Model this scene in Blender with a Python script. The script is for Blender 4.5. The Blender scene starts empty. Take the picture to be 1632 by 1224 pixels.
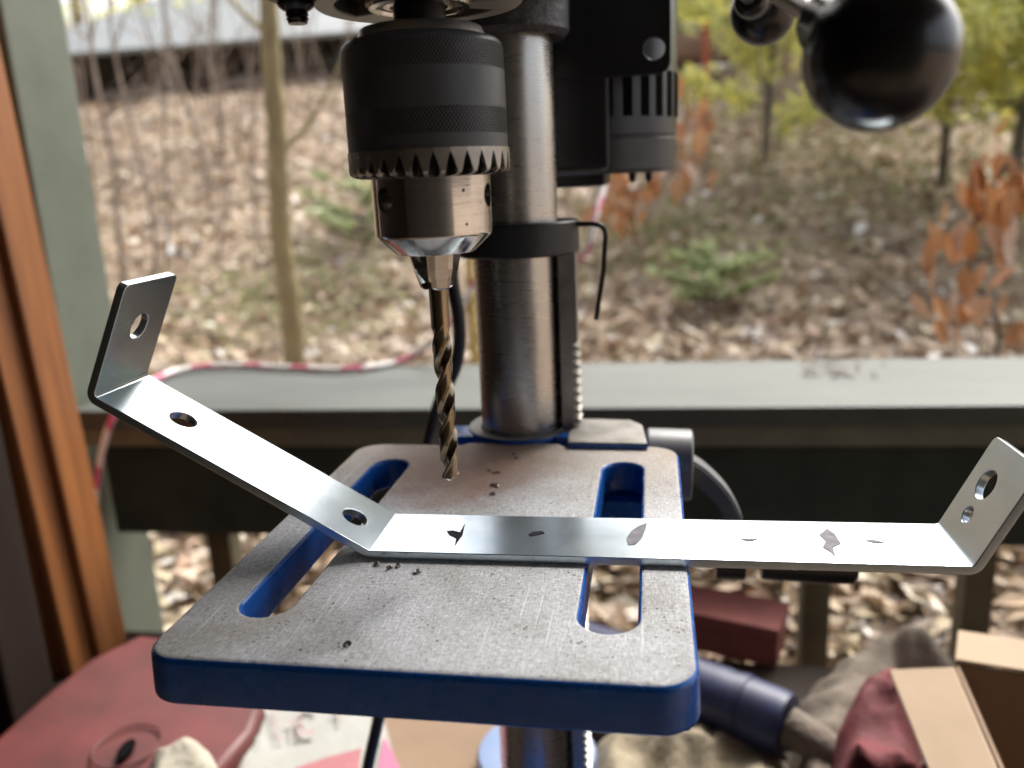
import bpy, bmesh, math, random
import numpy as np
from mathutils import Vector, Matrix, noise
random.seed(7); rng = np.random.default_rng(7)
PI = math.pi
S = bpy.context.scene
COL = S.collection

# ------------------------------------------------------------------ camera
PITCH, ROLL, YAW = 0.245899824, -0.0460342733, -0.173856899
CAM = Vector((0.0716503898, -0.203378309, 0.13698171)); FPX = 1311.00993
_f = Vector((math.sin(YAW), math.cos(YAW), 0)); _r = Vector((math.cos(YAW), -math.sin(YAW), 0)); _z = Vector((0, 0, 1))
FWD = _f * math.cos(PITCH) - _z * math.sin(PITCH); _u2 = _f * math.sin(PITCH) + _z * math.cos(PITCH)
RGT = _r * math.cos(ROLL) + _u2 * math.sin(ROLL); UPV = -_r * math.sin(ROLL) + _u2 * math.cos(ROLL)
cd = bpy.data.cameras.new('camera'); cam = bpy.data.objects.new('camera', cd); COL.objects.link(cam)
M = Matrix((RGT, UPV, -FWD)).transposed().to_4x4(); M.translation = CAM
cam.matrix_world = M
cd.sensor_width = 36; cd.lens = FPX / 1632 * 36; cd.clip_start = .01; cd.clip_end = 300
cd.dof.use_dof = True; cd.dof.focus_distance = .30; cd.dof.aperture_fstop = 7.2
S.camera = cam

# ------------------------------------------------------------------ light
SUN_EL, SUN_AZ = 48, 22      # the bright side of the overcast sky is in front of the camera
w = bpy.data.worlds.new('World'); S.world = w; w.use_nodes = True
nt = w.node_tree; nt.nodes.clear()
sky = nt.nodes.new('ShaderNodeTexSky'); sky.sky_type = 'NISHITA'; sky.sun_disc = False
sky.sun_elevation = math.radians(SUN_EL); sky.sun_rotation = math.radians(SUN_AZ)
sky.dust_density = 6; sky.air_density = 1.0; sky.ozone_density = 1.0
hs = nt.nodes.new('ShaderNodeHueSaturation'); hs.inputs['Saturation'].default_value = .45
bg = nt.nodes.new('ShaderNodeBackground'); bg.inputs['Strength'].default_value = .15
wo = nt.nodes.new('ShaderNodeOutputWorld')
nt.links.new(sky.outputs[0], hs.inputs['Color']); nt.links.new(hs.outputs[0], bg.inputs['Color']); nt.links.new(bg.outputs[0], wo.inputs[0])
sl = bpy.data.lights.new('sun', 'SUN'); sl.energy = 1.5; sl.angle = math.radians(25); sl.color = (1, .975, .94)
sun = bpy.data.objects.new('sun', sl); COL.objects.link(sun)
az, el = math.radians(SUN_AZ), math.radians(SUN_EL)
sd = Vector((math.sin(az) * math.cos(el), math.cos(az) * math.cos(el), math.sin(el)))
sun.rotation_euler = sd.to_track_quat('Z', 'Y').to_euler(); sun.location = (0, 4, 4)
S.view_settings.view_transform = 'Standard'; S.view_settings.look = 'None'
S.view_settings.exposure = 1.45; S.view_settings.gamma = 1; S.view_settings.use_curve_mapping = False

# ------------------------------------------------------------------ pixel (1632 wide) -> place
def ray(px, py): return FWD + RGT * ((px - 816) / FPX) + UPV * ((612 - py) / FPX)
def oz(px, py, z): d = ray(px, py); return CAM + d * ((z - CAM.z) / d.z)
def oy(px, py, y): d = ray(px, py); return CAM + d * ((y - CAM.y) / d.y)
def od(px, py, dist): return CAM + ray(px, py) * dist

# ------------------------------------------------------------------ materials
def srgb(r, g, b):
    return tuple(((c / 255) / 12.92 if c / 255 <= .04045 else ((c / 255 + .055) / 1.055) ** 2.4) for c in (r, g, b)) + (1,)
class N:
    def __init__(s, name):
        s.m = bpy.data.materials.new(name); s.m.use_nodes = True; s.t = s.m.node_tree
        s.b = s.t.nodes['Principled BSDF']; s.tc = s.t.nodes.new('ShaderNodeTexCoord')
        s.co = s.tc.outputs['Object']
    def n(s, t): return s.t.nodes.new(t)
    def l(s, a, b): s.t.links.new(a, b)
    def scaled(s, v):
        mp = s.n('ShaderNodeMapping'); s.l(s.co, mp.inputs['Vector']); mp.inputs['Scale'].default_value = v; return mp.outputs[0]
    def noise(s, scale, detail=6, rough=.6, vec=None, dist=0):
        t = s.n('ShaderNodeTexNoise'); t.inputs['Scale'].default_value = scale; t.inputs['Detail'].default_value = detail
        t.inputs['Roughness'].default_value = rough; t.inputs['Distortion'].default_value = dist
        s.l(vec or s.co, t.inputs['Vector']); return t.outputs[0]
    def ramp(s, fac, stops):
        r = s.n('ShaderNodeValToRGB'); e = r.color_ramp.elements
        e[0].position, e[0].color = stops[0]; e[1].position, e[1].color = stops[-1]
        for p, c in stops[1:-1]: x = e.new(p); x.color = c
        s.l(fac, r.inputs[0]); return r.outputs[0]
    def mix(s, fac, a, b, mode='MIX'):
        m = s.n('ShaderNodeMix'); m.data_type = 'RGBA'; m.blend_type = mode
        for i, v in ((0, fac), (6, a), (7, b)):
            if isinstance(v, (int, float)): m.inputs[i].default_value = v
            elif isinstance(v, tuple): m.inputs[i].default_value = v
            else: s.l(v, m.inputs[i])
        return m.outputs[2]
    def bump(s, h, strength, dist=.001):
        b = s.n('ShaderNodeBump'); b.inputs['Strength'].default_value = strength; b.inputs['Distance'].default_value = dist
        s.l(h, b.inputs['Height'])
        if s.b.inputs['Normal'].links: s.l(s.b.inputs['Normal'].links[0].from_socket, b.inputs['Normal'])
        s.l(b.outputs[0], s.b.inputs['Normal'])
    def math(s, op, a, b=0, c=0):
        m = s.n('ShaderNodeMath'); m.operation = op
        for i, v in enumerate((a, b, c)):
            if isinstance(v, (int, float)): m.inputs[i].default_value = v
            else: s.l(v, m.inputs[i])
        return m.outputs[0]
    def base(s, c):
        if isinstance(c, tuple): s.b.inputs['Base Color'].default_value = c
        else: s.l(c, s.b.inputs['Base Color'])
    def set(s, **k):
        for a, v in k.items():
            i = s.b.inputs[{'rough': 'Roughness', 'metal': 'Metallic', 'spec': 'Specular IOR Level', 'coat': 'Coat Weight', 'coatr': 'Coat Roughness', 'sheen': 'Sheen Weight', 'aniso': 'Anisotropic'}[a]]
            if isinstance(v, (int, float)): i.default_value = v
            else: s.l(v, i)
        return s
def simple(name, c1, c2=None, scale=20, rough=.6, metal=0, bump=0, bscale=None, bdist=.001, stretch=None, spec=.5, rvar=0):
    k = N(name); v = k.scaled(stretch) if stretch else None
    c2 = c2 or tuple(x * .7 for x in c1[:3]) + (1,)
    n = k.noise(scale, vec=v)
    k.base(k.ramp(n, [(.32, c2), (.68, c1)]))
    k.set(metal=metal, spec=spec)
    if rvar:
        mr = k.n('ShaderNodeMapRange'); mr.inputs['To Min'].default_value = rough - rvar; mr.inputs['To Max'].default_value = rough + rvar
        k.l(k.noise(scale * 2.3, vec=v), mr.inputs[0]); k.set(rough=mr.outputs[0])
    else: k.set(rough=rough)
    if bump: k.bump(k.noise(bscale or scale * 3, vec=v), bump, bdist)
    return k.m
def C(r, g, b): return (r, g, b, 1)

MT = {}
MT['black'] = simple('black_gloss_plastic', C(.012, .012, .014), C(.009, .009, .01), 30, .24, rvar=.05)
MT['black_satin'] = simple('black_oxide_steel', C(.035, .036, .04), C(.022, .022, .026), 60, .42, metal=.35, bump=.1, bscale=400, bdist=.0003, rvar=.08)
MT['dark_paint'] = simple('black_motor_paint', C(.016, .017, .02), C(.01, .01, .012), 30, .33, rvar=.06, bump=.12, bscale=300, bdist=.0003)
MT['motor_grey'] = simple('dark_grey_motor_shell', C(.05, .056, .066), C(.035, .04, .048), 30, .33, metal=.4, rvar=.06)
MT['cast_dark'] = simple('dark_cast_paint', C(.05, .054, .062), C(.02, .02, .024), 120, .35, bump=.9, bscale=260, bdist=.0012)
MT['steel_dull'] = simple('dull_steel', C(.42, .4, .38), C(.25, .23, .21), 60, .4, metal=.9, bump=.15, bscale=200, rvar=.1)
MT['cast_alu'] = simple('grey_cast_alloy', C(.36, .34, .32), C(.28, .27, .25), 40, .42, metal=.6, bump=.2, bscale=300, bdist=.0003, rvar=.08)
MT['gap_shade'] = simple('dark_gap_shade_steel', C(.03, .028, .026), C(.015, .014, .013), 90, .45, metal=.3)
MT['slot'] = simple('matte_black_recess', C(.004, .004, .004), C(.003, .003, .003), 90, .95, spec=.05)
MT['grey_plastic'] = simple('grey_plastic', C(.13, .13, .135), C(.1, .1, .105), 40, .42, rvar=.05)
MT['blue'] = simple('blue_machine_enamel', C(.008, .095, .38), C(.006, .07, .29), 25, .27, bump=.45, bscale=75, bdist=.0012, rvar=.05)
MT['cord'] = simple('black_rubber_cord', C(.02, .021, .022), C(.014, .014, .015), 60, .5)
MT['key'] = simple('black_hex_key_steel', C(.03, .024, .02), C(.02, .016, .014), 60, .4, metal=.4)

def steel_polished():
    k = N('polished_chuck_steel'); sv = k.scaled((40, 40, 900))
    k.base(k.ramp(k.noise(1, vec=sv), [(.3, C(.5, .49, .48)), (.7, C(.66, .65, .64))]))
    k.set(metal=1); r = k.ramp(k.noise(3, vec=sv), [(.2, C(.09, .09, .09)), (.8, C(.2, .2, .2))]); k.l(r, k.b.inputs['Roughness'])
    k.bump(k.noise(1, vec=sv), .06, .0002)
    v = k.n('ShaderNodeTexVoronoi'); v.inputs['Scale'].default_value = 260; k.l(k.co, v.inputs['Vector'])
    pit = k.math('MULTIPLY', k.math('LESS_THAN', v.outputs['Distance'], .16), k.math('GREATER_THAN', k.noise(45, 2), .6))
    old = k.b.inputs['Base Color'].links[0].from_socket
    k.base(k.mix(pit, old, C(.03, .02, .02)))
    k.l(k.math('SUBTRACT', 1, pit), k.b.inputs['Metallic'])
    return k.m
MT['polished'] = steel_polished()

def column_steel():
    k = N('ground_column_steel'); sv = k.scaled((25, 25, 1.2))
    k.base(k.ramp(k.noise(1.2, 8, vec=sv), [(.3, C(.33, .325, .32)), (.7, C(.52, .515, .51))]))
    k.set(metal=1); r = k.ramp(k.noise(40, vec=k.scaled((1, 1, 9))), [(.2, C(.23, .23, .23)), (.8, C(.34, .34, .34))]); k.l(r, k.b.inputs['Roughness'])
    k.bump(k.noise(1, vec=k.scaled((60, 60, 1500))), .05, .0002)
    sp = k.math('GREATER_THAN', k.noise(320, 2), .74)
    old = k.b.inputs['Base Color'].links[0].from_socket
    k.base(k.mix(sp, old, C(.05, .03, .02)))
    return k.m
MT['column'] = column_steel()

def knurl_black():
    k = N('knurled_black_sleeve')
    sp = k.n('ShaderNodeSeparateXYZ'); k.l(k.co, sp.inputs[0])
    ang = k.math('ARCTAN2', sp.outputs[1], sp.outputs[0]); u = k.math('MULTIPLY', ang, 66)
    v = k.math('MULTIPLY', sp.outputs[2], 48 / .026)
    d1 = k.math('ABSOLUTE', k.math('SINE', k.math('ADD', u, v))); 
    d2 = k.math('ABSOLUTE', k.math('SINE', k.math('SUBTRACT', u, v)))
    kn = k.math('MINIMUM', d1, d2)
    z = sp.outputs[2]
    def band(a, b): return k.math('MULTIPLY', k.math('GREATER_THAN', z, a), k.math('LESS_THAN', z, b))
    msk = k.math('ADD', band(.1700, .1776), band(.1508, .1585))
    h = k.math('MULTIPLY', k.math('SUBTRACT', kn, 1), msk)
    k.base(k.ramp(k.noise(50), [(.3, C(.055, .059, .068)), (.7, C(.075, .08, .09))]))
    k.base(k.mix(k.math('MULTIPLY', msk, k.math('LESS_THAN', kn, .45)), k.b.inputs['Base Color'].links[0].from_socket, C(.003, .003, .004)))  # groove shade painted into the colour: knurl valleys go near black
    k.set(rough=.42, metal=.2); k.bump(h, 1, .0009); k.bump(k.noise(900), .06, .0002)
    return k.m
MT['sleeve'] = knurl_black()

def table_cast():
    k = N('worn_machined_cast_iron')
    ga = k.noise(1, 6, .8, vec=k.scaled((420, 900, 1))); gb = k.noise(1, 6, .8, vec=k.scaled((1300, 330, 1)))
    grain = k.math('MULTIPLY', k.math('ADD', ga, gb), .5)
    big = k.noise(16, 6, .65); fine = k.noise(1, 4, .6, vec=k.scaled((1800, 110, 1)))
    c = k.ramp(grain, [(.39, C(.2, .2, .2)), (.45, C(.36, .365, .375)), (.54, C(.47, .48, .5)), (.62, C(.66, .675, .7))])
    c = k.mix(k.math('MULTIPLY', k.ramp(big, [(.42, C(0, 0, 0)), (.7, C(1, 1, 1))]), .55), c, C(.30, .27, .20), 'MULTIPLY')
    c = k.mix(k.ramp(k.noise(30, 6, .7), [(.5, C(0, 0, 0)), (.8, C(.4, .4, .4))]), c, C(.2, .19, .14))
    scr = k.ramp(k.noise(1, 3, .5, vec=k.scaled((900, 16, 1)), dist=.15), [(.62, C(0, 0, 0)), (.7, C(1, 1, 1))])
    c = k.mix(k.math('MULTIPLY', scr, .35), c, C(.85, .85, .87))
    mr_ = k.n('ShaderNodeMapping'); k.l(k.co, mr_.inputs[0]); mr_.inputs['Rotation'].default_value = (0, 0, .6); mr_.inputs['Scale'].default_value = (700, 9, 1)
    sc2 = k.ramp(k.noise(1, 2, .5, vec=mr_.outputs[0]), [(.7, C(0, 0, 0)), (.74, C(1, 1, 1))])
    c = k.mix(k.math('MULTIPLY', sc2, .4), c, C(.16, .14, .12))
    vp = k.n('ShaderNodeTexVoronoi'); vp.inputs['Scale'].default_value = 420; k.l(k.co, vp.inputs['Vector'])
    c = k.mix(k.math('MULTIPLY', k.math('MULTIPLY', k.math('LESS_THAN', vp.outputs['Distance'], .2), k.math('GREATER_THAN', k.noise(70, 3), .55)), .85), c, C(.05, .04, .03))
    oil = k.ramp(k.noise(9, 5, .6, dist=1.2), [(.5, C(0, 0, 0)), (.62, C(1, 1, 1))])
    c = k.mix(k.math('MULTIPLY', oil, .28), c, C(.24, .215, .17))
    # round rust bloom under the drill
    mp = k.n('ShaderNodeMapping'); k.l(k.co, mp.inputs[0]); mp.inputs['Location'].default_value = (.021, -.172, 0)
    ln = k.n('ShaderNodeVectorMath'); ln.operation = 'LENGTH'; mp2 = k.n('ShaderNodeMapping'); k.l(mp.outputs[0], mp2.inputs[0]); mp2.inputs['Scale'].default_value = (1, .8, 1)
    k.l(mp2.outputs[0], ln.inputs[0])
    d = k.math('ADD', ln.outputs['Value'], k.math('MULTIPLY', k.math('SUBTRACT', k.noise(60), .5), .03))
    rm = k.ramp(d, [(.0, C(1, 1, 1)), (.022, C(.75, .75, .75)), (.05, C(0, 0, 0))])
    c = k.mix(k.math('MULTIPLY', rm, .75), c, C(.2, .085, .045))
    # grimy back edge
    sp = k.n('ShaderNodeSeparateXYZ'); k.l(k.co, sp.inputs[0])
    g = k.ramp(k.math('ADD', sp.outputs[1], k.math('MULTIPLY', k.math('SUBTRACT', k.noise(25), .5), .08)), [(.12, C(0, 0, 0)), (.2, C(1, 1, 1))])
    c = k.mix(k.math('MULTIPLY', g, .5), c, C(.26, .2, .145))
    c = k.mix(k.math('MULTIPLY', rm, .9), c, C(.15, .065, .033))
    c = k.mix(k.math('MULTIPLY', g, .4), c, C(.2, .145, .1))
    k.base(c); k.set(metal=.12, spec=.28)
    k.l(k.ramp(grain, [(.42, C(.75, .75, .75)), (.62, C(.4, .4, .4))]), k.b.inputs['Roughness'])
    k.bump(k.math('ADD', k.math('MULTIPLY', fine, .5), grain), .75, .0006)
    return k.m
MT['cast'] = table_cast()
MT['cast2'] = simple('grimy_machined_casting', C(.27, .25, .22), C(.13, .115, .1), 60, .6, metal=.2, bump=.5, bscale=300, bdist=.0005)

def zinc():
    k = N('bright_zinc_plated_steel')
    n1 = k.noise(30, 8, .7, vec=k.scaled((.6, 2.5, 1))); n2 = k.noise(800, 3)
    cz_ = k.ramp(n1, [(.3, C(.54, .64, .71)), (.7, C(.66, .73, .78))])
    sm_ = k.ramp(k.noise(45, 8, .75, dist=.8), [(.55, C(0, 0, 0)), (.75, C(1, 1, 1))])
    cz_ = k.mix(k.math('MULTIPLY', sm_, .3), cz_, C(.4, .46, .5))
    fs_ = k.ramp(k.noise(1, 2, .5, vec=k.scaled((30, 1500, 200))), [(.66, C(0, 0, 0)), (.72, C(1, 1, 1))])
    k.base(k.mix(k.math('MULTIPLY', fs_, .25), cz_, C(.35, .38, .4)))
    k.set(metal=1)
    r = k.ramp(k.noise(40, 8, .7), [(.3, C(.22, .22, .22)), (.7, C(.28, .28, .28))]); k.l(r, k.b.inputs['Roughness'])
    k.bump(n2, .02, .0001)
    return k.m
MT['zinc'] = zinc()
MT['drill'] = simple('bronze_cobalt_drill_steel', C(.34, .27, .185), C(.18, .145, .105), 80, .24, metal=1, rvar=.06)
MT['ink'] = simple('worn_black_marker_ink', C(.012, .012, .014), C(.035, .03, .036), 500, .7, spec=.04)
MT['ink_pale'] = simple('thin_grey_marker_ink', C(.15, .145, .16), C(.24, .235, .26), 300, .65, spec=.1)
MT['swarf'] = simple('steel_shaving', C(.3, .25, .22), C(.12, .09, .08), 300, .35, metal=.9)

def wood(name, c1, c2, axis=2, sc=1.0, rough=.5, bumps=.35, coat=0):
    k = N(name); st = [26 * sc] * 3; st[axis] = 1.6 * sc
    sv = k.scaled(tuple(st)); g = k.noise(1.6, 8, .65, vec=sv, dist=.6)
    st2 = [160 * sc] * 3; st2[axis] = 5 * sc
    g2 = k.noise(1.5, 4, .6, vec=k.scaled(tuple(st2)))
    k.set(spec=.25) if c1[0] < .06 else None
    c = k.ramp(g, [(.32, c2), (.66, c1)]); c = k.mix(.35, c, k.ramp(g2, [(.3, c2), (.7, c1)]))
    k.base(c); k.set(rough=rough, coat=coat, coatr=.3); k.bump(g2, bumps, .0012); k.bump(g, bumps * .6, .002)
    return k.m
MT['cedar'] = wood('orange_stained_timber', C(.36, .135, .035), C(.12, .038, .012), rough=.5, bumps=.6, coat=.08)
MT['brown_wall'] = wood('dark_brown_boards', C(.026, .014, .009), C(.012, .007, .005), rough=.7)
def green_paint():
    k = N('weathered_sage_green_paint')
    c = k.ramp(k.noise(6, 8, .7), [(.3, C(.095, .112, .085)), (.7, C(.145, .165, .13))])
    c = k.mix(k.ramp(k.noise(1.3, 6, .7, vec=k.scaled((9, 9, 40))), [(.62, C(0, 0, 0)), (.74, C(.6, .6, .6))]), c, C(.1, .085, .065))
    k.base(c); k.set(rough=.5); k.bump(k.noise(60, 6), .25, .001); return k.m
MT['green'] = green_paint()
def cap_paint():
    k = N('weathered_pale_rail_paint')
    c = k.ramp(k.noise(5, 8, .7, vec=k.scaled((1, 2.5, 1))), [(.3, C(.05, .057, .048)), (.7, C(.088, .098, .084))])
    st = k.ramp(k.noise(4, 8, .75, vec=k.scaled((1, 2.2, 1)), dist=.5), [(.6, C(0, 0, 0)), (.7, C(.7, .7, .7))])
    c = k.mix(st, c, C(.06, .045, .03)); gr = k.ramp(k.noise(1.5, 5, .6, vec=k.scaled((5, 120, 120))), [(.5, C(0, 0, 0)), (.7, C(.6, .6, .6))]); c = k.mix(gr, c, C(.05, .05, .04)); k.base(c); k.set(rough=.55, spec=.35); k.bump(k.noise(70, 6), .3, .001); return k.m
MT['cap'] = cap_paint()
MT['darkgreen'] = simple('dark_olive_board_stain', C(.05, .062, .052), C(.032, .04, .034), 14, .8, spec=.15, bump=.3, bscale=70)
MT['olive'] = simple('olive_green_board_paint', C(.16, .165, .115), C(.11, .115, .08), 14, .6, bump=.3, bscale=70)
MT['balusterm'] = simple('brown_olive_baluster_stain', C(.1, .082, .045), C(.065, .052, .028), 10, .6, bump=.3, bscale=70)
MT['deck'] = wood('weathered_deck_boards', C(.1, .085, .065), C(.05, .04, .03), axis=1, rough=.75)
MT['bench'] = wood('dark_plank_bench', C(.05, .034, .024), C(.022, .015, .011), axis=0, rough=.7)
MT['roofwood'] = wood('brown_porch_ceiling', C(.07, .045, .03), C(.03, .02, .013), axis=1, rough=.6)

def island(name, stops, rough=.7, extra=None, trans=0):
    k = N(name); g = k.n('ShaderNodeNewGeometry')
    c = k.ramp(g.outputs['Random Per Island'], stops)
    if extra: c = k.mix(.3, c, k.ramp(k.noise(extra), [(.3, C(.02, .02, .015)), (.7, C(.5, .45, .35))]))
    k.base(c); k.set(rough=rough)
    if trans:
        tr = k.n('ShaderNodeBsdfTranslucent'); k.l(c, tr.inputs[0]); mx = k.n('ShaderNodeMixShader'); mx.inputs[0].default_value = trans
        out = k.t.nodes['Material Output']; k.l(k.b.outputs[0], mx.inputs[1]); k.l(tr.outputs[0], mx.inputs[2]); k.l(mx.outputs[0], out.inputs[0])
    return k.m
MT['litter'] = island('dry_fallen_leaves', [(0, C(.13, .09, .06)), (.12, C(.3, .215, .145)), (.4, C(.43, .33, .23)), (.58, C(.54, .41, .27)), (.7, C(.5, .43, .27)), (.8, C(.42, .25, .16)), (.9, C(.66, .56, .4)), (.97, C(.82, .78, .72))], .5, trans=.12)
MT['needle'] = island('yellow_green_needles', [(0, C(.42, .46, .16)), (.4, C(.6, .62, .24)), (.75, C(.76, .74, .28)), (1, C(.85, .78, .2))], .6, trans=.55)
MT['needle2'] = island('fresh_green_needles', [(0, C(.3, .36, .17)), (.5, C(.42, .48, .24)), (1, C(.58, .6, .34))], .6, trans=.3)
MT['beech'] = island('copper_beech_leaves', [(0, C(.28, .09, .03)), (.35, C(.46, .17, .06)), (.7, C(.6, .28, .13)), (1, C(.72, .48, .34))], .45, trans=.25)
MT['hedge'] = island('olive_undergrowth', [(0, C(.14, .17, .07)), (.5, C(.28, .3, .13)), (1, C(.45, .43, .22))], .7, trans=.2)
MT['soil'] = simple('brown_forest_soil', C(.36, .265, .18), C(.25, .18, .12), 4, .9, bump=.8, bscale=18, bdist=.03)
MT['bark'] = simple('yellowish_sapling_bark', C(.36, .3, .15), C(.22, .17, .09), 9, .75, bump=.4, bscale=60, bdist=.003, stretch=(3, 3, 1))
MT['bark2'] = simple('grey_brown_twig_bark', C(.33, .26, .2), C(.2, .15, .12), 9, .8, bump=.4, bscale=60, bdist=.003)
MT['bark3'] = simple('dark_branch_bark', C(.1, .085, .07), C(.06, .05, .04), 9, .8)
MT['paleroof'] = simple('pale_galvanised_roof', C(.22, .235, .22), C(.15, .16, .15), 3, .5, metal=.1, bump=.2, bscale=5, bdist=.02)
MT['darkwood'] = simple('dark_damp_wood', C(.06, .05, .035), C(.025, .02, .015), 5, .8)
MT['concrete'] = simple('pale_rock', C(.6, .58, .55), C(.4, .37, .34), 6, .8, bump=.5, bscale=20, bdist=.02)
MT['redlog'] = simple('reddish_brown_log', C(.26, .16, .11), C(.14, .08, .055), 8, .8, bump=.5, bscale=20, bdist=.02)
MT['redpaint'] = simple('faded_red_stake_paint', C(.5, .12, .1), C(.4, .1, .08), 9, .6)
MT['yellow'] = simple('yellow_stake', C(.55, .4, .06), C(.42, .3, .05), 9, .5)
MT['card'] = simple('tan_cardboard', C(.46, .34, .23), C(.39, .285, .19), 9, .8, bump=.15, bscale=150, bdist=.001)
MT['card_in'] = simple('brown_cardboard_inside', C(.24, .16, .1), C(.19, .125, .08), 9, .85)
MT['redcase'] = simple('scuffed_red_plastic', C(.15, .026, .023), C(.06, .012, .011), 9, .55, bump=.1, bscale=80, rvar=.1)
MT['paper'] = simple('white_paper_sack', C(.34, .34, .31), C(.27, .27, .24), 12, .75, bump=.6, bscale=25, bdist=.004)
MT['pink'] = simple('pink_print', C(.33, .12, .13), C(.29, .1, .11), 30, .75)
MT['pinkpale'] = simple('faint_pink_lettering', C(.33, .21, .21), C(.34, .26, .25), 60, .75)
MT['greytext'] = simple('faint_grey_lettering', C(.17, .17, .17), C(.24, .24, .23), 60, .75)
MT['hotpink'] = simple('bright_pink_print', C(.38, .11, .2), C(.34, .1, .18), 30, .6)
MT['cloth'] = simple('cream_cloth', C(.4, .37, .3), C(.3, .27, .21), 20, .95, bump=.8, bscale=120, bdist=.003)
MT['burlap'] = simple('grey_brown_sacking', C(.2, .165, .13), C(.11, .088, .066), 18, .95, bump=.9, bscale=160, bdist=.003)
MT['burlap2'] = simple('tan_sacking', C(.36, .3, .21), C(.2, .165, .11), 22, .95, bump=.9, bscale=160, bdist=.003)
MT['darkred'] = simple('dark_red_fabric', C(.13, .012, .016), C(.07, .007, .009), 22, .8, bump=.6, bscale=60, bdist=.003)
MT['brickred'] = simple('dull_red_brick', C(.25, .075, .06), C(.17, .05, .045), 22, .8, bump=.6, bscale=60, bdist=.002)
MT['bluetool'] = simple('dull_blue_plastic', C(.018, .026, .085), C(.009, .013, .045), 22, .5, bump=.2, bscale=60)
MT['bluelid'] = simple('pale_blue_plastic', C(.2, .27, .42), C(.16, .22, .36), 22, .5)
MT['wallgrey'] = simple('grey_dark_house_wall', C(.06, .05, .04), C(.035, .03, .025), 3, .7)
def rope_mat():
    k = N('pink_and_white_striped_rope'); uv = k.tc.outputs['UV']; sp = k.n('ShaderNodeSeparateXYZ'); k.l(uv, sp.inputs[0])
    t = k.math('FRACT', k.math('ADD', k.math('MULTIPLY', sp.outputs[0], 1), k.math('MULTIPLY', sp.outputs[1], .35)))
    k.base(k.mix(k.math('LESS_THAN', t, .36), C(.76, .72, .7), C(.6, .1, .2))); k.set(rough=.6)
    k.bump(k.noise(500, 2), .3, .001); return k.m
MT['rope'] = rope_mat()

# ------------------------------------------------------------------ mesh helpers
def tag(o, label=None, cat=None, group=None, kind=None):
    for k, v in (('label', label), ('category', cat), ('group', group), ('kind', kind)):
        if v: o[k] = v
    return o
def thing(name, label, cat, loc=(0, 0, 0), group=None):
    o = bpy.data.objects.new(name, None); o.empty_display_size = .02; COL.objects.link(o); o.location = loc
    return tag(o, label, cat, group)
def put(name, bm, mat, parent=None, smooth=True, auto=35, origin=None):
    """bm in world coordinates -> one object (child meshes are relative to the root thing)"""
    if origin is None:
        origin = Vector((0, 0, 0)); p = parent
        while p is not None: origin = origin + Vector(p.location); p = p.parent
        loc = Vector((0, 0, 0))
    else:
        loc = Vector(origin); origin = loc.copy(); p = parent
        while p is not None: loc = loc - Vector(p.location); p = p.parent
    bmesh.ops.translate(bm, verts=bm.verts, vec=-origin)
    me = bpy.data.meshes.new(name)
    if smooth:
        th = math.radians(auto)
        for f in bm.faces: f.smooth = True
        for e in bm.edges:
            if len(e.link_faces) == 2 and e.calc_face_angle(0) > th: e.smooth = False
    bm.to_mesh(me); bm.free()
    for m in (mat if isinstance(mat, (list, tuple)) else [mat]): me.materials.append(MT[m] if isinstance(m, str) else m)
    o = bpy.data.objects.new(name, me); COL.objects.link(o); o.location = loc
    if parent: o.parent = parent
    if smooth and len(me.polygons) > 10 and name not in ('leaf', 'branch', 'branches'):
        w_n = o.modifiers.new('normals', 'WEIGHTED_NORMAL'); w_n.keep_sharp = True; w_n.weight = 80
    return o
def BM(): return bmesh.new()
def box(bm, c, s, rot=None, bevel=0, seg=2, mi=0):
    r = bmesh.ops.create_cube(bm, size=1); vs = r['verts']
    bmesh.ops.scale(bm, vec=s, verts=vs)
    if bevel:
        es = list({e for v in vs for e in v.link_edges})
        n0 = set(bm.verts)
        rb = bmesh.ops.bevel(bm, geom=es, offset=bevel, segments=seg, affect='EDGES', profile=.5)
        vs = list({v for f in rb['faces'] for v in f.verts} | {v for v in vs if v.is_valid})
    if rot is not None: bmesh.ops.transform(bm, matrix=rot.to_4x4() if not isinstance(rot, Matrix) or len(rot) != 4 else rot, verts=vs)
    bmesh.ops.translate(bm, verts=vs, vec=c)
    for f in {f for v in vs for f in v.link_faces}: f.material_index = mi
    return vs
def lathe(bm, prof, center, n=64, close=False, axis=Vector((0, 0, 1)), cap=False):
    q = Vector((0, 0, 1)).rotation_difference(Vector(axis).normalized()); rings = []
    for r, z in prof:
        rings.append([bm.verts.new(Vector(center) + q @ Vector((r * math.cos(2 * PI * i / n), r * math.sin(2 * PI * i / n), z))) for i in range(n)])
    for a, b in zip(rings, rings[1:] + ([rings[0]] if close else [])):
        for i in range(n):
            bm.faces.new((a[i], a[(i + 1) % n], b[(i + 1) % n], b[i]))
    if cap:
        bm.faces.new(rings[0][::-1]); bm.faces.new(rings[-1])
    bmesh.ops.recalc_face_normals(bm, faces=bm.faces)
def spline(pts, n=8):
    pts = [Vector(p) for p in pts]; out = []
    P = [pts[0] * 2 - pts[1]] + pts + [pts[-1] * 2 - pts[-2]]
    for i in range(1, len(P) - 2):
        for k in range(n):
            t = k / n; a, b, c, d = P[i - 1], P[i], P[i + 1], P[i + 2]
            out.append(.5 * ((2 * b) + (c - a) * t + (2 * a - 5 * b + 4 * c - d) * t * t + (3 * b - a - 3 * c + d) * t ** 3))
    out.append(pts[-1]); return out
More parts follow.
